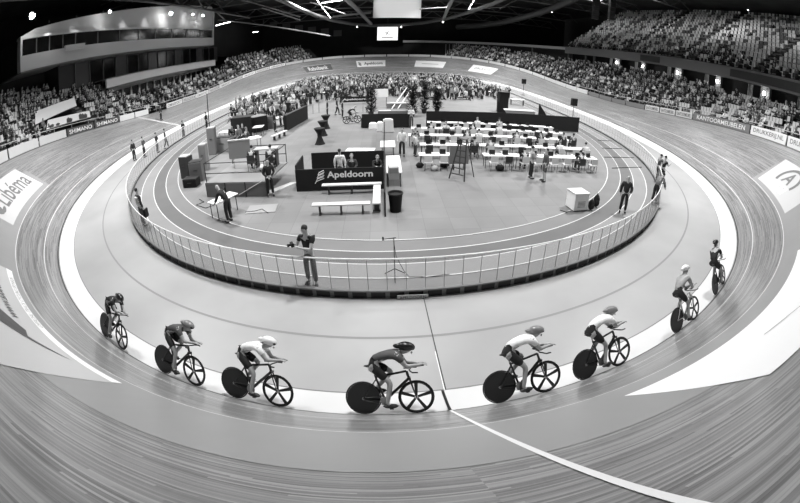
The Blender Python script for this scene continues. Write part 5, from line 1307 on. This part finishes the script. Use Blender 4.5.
def rider_pose(upright=0):
    u = upright
    J = dict(pel=(0, -.22, 1.04), spi=(0, -.05, 1.17+.03*u), che=(0, .17-.06*u, 1.23+.10*u), nec=(0, .33-.06*u, 1.24+.14*u), hd0=(0, .40-.05*u, 1.26+.17*u), hd1=(0, .47-.04*u, 1.30+.2*u), hd2=(0, .50-.05*u, 1.37+.22*u),
             shL=(-.165, .27-.06*u, 1.19+.13*u), elL=(-.13, .42, .98), wrL=(-.065, .64, .99), haL=(-.06, .71, 1.0),
             shR=(.165, .27-.06*u, 1.19+.13*u), elR=(.13, .42, .98), wrR=(.065, .64, .99), haR=(.06, .71, 1.0),
             hiL=(-.09, -.20, 1.00), knL=(-.10, .16, .84), anL=(-.12, -.16, .50), toL=(-.12, -.05, .44),
             hiR=(.09, -.20, 1.00), knR=(.10, .12, .66), anR=(.12, .04, .25), toR=(.12, .16, .20))
    return {k: V(v) for k, v in J.items()}
def rider_parts(u):
    J = rider_pose(u); P = person_parts(J, 1, sleeves='short', fingers=True)
    Jt = dict(J)
    for s in 'LR': Jt['kn'+s] = lerp(J['hi'+s], J['kn'+s], .82)
    Jt['wst'] = lerp(J['pel'], J['spi'], .5)
    P['trousers'] = grow(Jt, [('pel', 'wst')]+[('pel', 'hi'+s) for s in 'LR']+[('hi'+s, 'kn'+s) for s in 'LR'], 'pel', .026, 1, 'trousers')
    h = J['hd1']; mb = MB(); q = Matrix.Rotation(-.15, 3, 'X')
    mb.ball(h+V((0, -.03, .035)), (.105, .165, .09), None, 14, q); mb.ball(h+V((0, -.16, .04)), (.055, .12, .05), None, 10, q)
    P['helmet'] = mb.mesh('helmet', smooth=True); mb = MB(); mb.ball(h+V((0, .085, .0)), (.075, .04, .04), None, 10); P['visor'] = mb.mesh('visor', smooth=True); P['hair'] = None
    return P
RP = [rider_parts(0), rider_parts(1)]
M_hw = mat('helmet_white', .9, .3); M_hd = mat('helmet_dark', .12, .3); M_hg = mat('helmet_grey', .5, .3)
# pixel of the point where the wheels touch the boards (middle of the bicycle), jersey, shorts, helmet, pose, wording
RID = [
    (721, 287, .12, .10, M_hd, 1, M_frame, 'cyclist in black farthest right at the head of the line', 'dark track bicycle at the head of the line'),
    (684, 326, .62, .14, M_hw, 1, M_framel, 'cyclist in pale striped jersey second in the line', 'pale framed track bicycle second in the line'),
    (605, 375, .92, .12, M_hg, 0, M_frame, 'cyclist with bright white back third in the line', 'track bicycle under the third cyclist'),
    (523, 400, .88, .14, M_hg, 0, M_frame, 'cyclist with white back fourth in the line, right of the cross line', 'track bicycle under the fourth cyclist'),
    (391, 411, .30, .12, M_hd, 0, M_frame, 'cyclist in dark grey fifth in the line, just left of the cross line', 'track bicycle under the fifth cyclist'),
    (261, 400, .90, .12, M_hw, 0, M_frame, 'cyclist in white jersey sixth in the line', 'track bicycle under the sixth cyclist'),
    (184, 378, .26, .14, M_hg, 0, M_frame, 'cyclist in dark jersey seventh in the line', 'track bicycle under the seventh cyclist'),
    (117, 338, .12, .12, M_hd, 0, M_frame, 'cyclist in black at the tail of the line, farthest left', 'dark track bicycle at the tail of the line'),
]
def s_at(u, v):
    best = None
    d = ray(u, v)
    for sh in np.arange(-45, 45, .15):
        for dd in (-.1, .08, .25):
            q = S(sh % 250, dd); e = ((q-CAM).normalized()-d).length
            if best is None or e < best[0]: best = (e, sh, dd)
    return best[1], best[2]
bikes = {}
for i, (u, v, sh, tr, hm, up_, fm, lab, blab) in enumerate(RID):
    s, dd = s_at(u, v); dd = .14 if 0 < s < 9 else .0
    c = S(s % 250, dd); f = (S((s+.5) % 250, dd)-S((s-.5) % 250, dd)).normalized(); x, y, nx, ny, _ = P_(s % 250)
    lean = math.radians(31 if abs(s) < 25 else 26)
    inw = V((-nx, -ny, 0)); upv = V((0, 0, 1))*math.cos(lean)+inw*math.sin(lean); upv = (upv-f*upv.dot(f)).normalized(); rt = f.cross(upv).normalized()
    M4 = Matrix(((rt.x, f.x, upv.x, c.x), (rt.y, f.y, upv.y, c.y), (rt.z, f.z, upv.z, c.z+.01), (0, 0, 0, 1)))
    M4 = M4 @ Matrix.Translation((0, -.09, 0))
    key = fm.name
    if key not in bikes: bikes[key] = bicycle(True, fm); b = bikes[key]
    else: b = copy_tree(bikes[key])
    b.matrix_world = M4; tag(b, blab, 'bicycle')
    o = place_person(RP[up_], (0, 0, 0), 0, lab, min(TONES+[.62], key=lambda q: abs(q-sh)), tr, None, face=False, name='cyclist'); o.matrix_world = M4
    link('helmet', with_mat(RP[up_]['helmet'], hm), o); link('visor', with_mat(RP[up_]['visor'], M_hd), o); link('nose', RP[up_]['nose'], o)
# the far cyclist on the infield
p = at(351, 123.5); b = bicycle(False); b.matrix_world = Matrix.Translation(p) @ Matrix.Rotation(math.radians(-75), 4, 'Z'); tag(b, 'bicycle ridden slowly on the infield before the far banner', 'bicycle')
o = place_person(RP[1], (0, 0, 0), 0, 'cyclist riding slowly on the infield before the far Apeldoorn banner', .2, .12, M_hair, name='cyclist'); o.matrix_world = b.matrix_world.copy()
# ================================================================== hall lamps and added fill lamps
M_house = mat('lamp_housing', .12, .5)
M_tubeglow = mat('lamp_glow', 1, .5, emit=3.0)
for i, (x, y, z, sz, wt) in enumerate(LAMPS):
    side = 'left' if x < -1 else ('right' if x > 1 else 'middle')
    o = MB().box((0, 0, .22), (sz+.15, sz+.15, .3), M_house).build('ceiling_floodlight', M_house, loc=(x, y, z), bevel=.02)
    tag(o, 'large square floodlight panel hanging under the roof trusses', 'ceiling light', 'square floodlights under the roof')
    ld = bpy.data.lights.new('floodlight', 'AREA'); ld.shape = 'SQUARE'; ld.size = sz; ld.energy = wt; ld.spread = math.radians(128)
    lo = bpy.data.objects.new('floodlight_lens', ld); COL.objects.link(lo); lo.parent = o; lo.location = (0, 0, .0)

o = MB().lathe([(.12, .3), (.2, 0)], (0, 0, 0), M_house, n=10).build('screen_fill_spot', M_house, loc=(2.1, 46, 19.2)); tag(o, 'added fill spot on the roof girder brightening the large hanging screen', 'spot lamp')  # extra spot, added only to brighten the hanging screen
ld = bpy.data.lights.new('screen_fill_spot', 'SPOT'); ld.energy = 16000; ld.spot_size = math.radians(30); ld.spot_blend = .5; ld.shadow_soft_size = .2
lo = bpy.data.objects.new('fill_spot_bulb', ld); COL.objects.link(lo); lo.parent = o; lo.location = (0, .1, -.1); lo.rotation_euler = (math.radians(87), 0, 0)
for i, (y, x) in enumerate(((-2, 40), (14, 41), (30, 41), (46, 40))):  # added fill lamps, lifting the upper seats that the floodlights leave dark
    o = MB().box((0, 0, .15), (1.3, 1.3, .25), M_house).build('stand_fill_lamp', M_house, loc=(x, y, 21.2), bevel=.02)
    tag(o, 'added small square fill lamp under the roof brightening the upper stand', 'ceiling light', 'added fill lamps over the upper stand')
    ld = bpy.data.lights.new('stand_fill_light', 'AREA'); ld.size = 1.2; ld.energy = 520; ld.spread = math.radians(160)
    lo = bpy.data.objects.new('stand_fill_lens', ld); COL.objects.link(lo); lo.parent = o
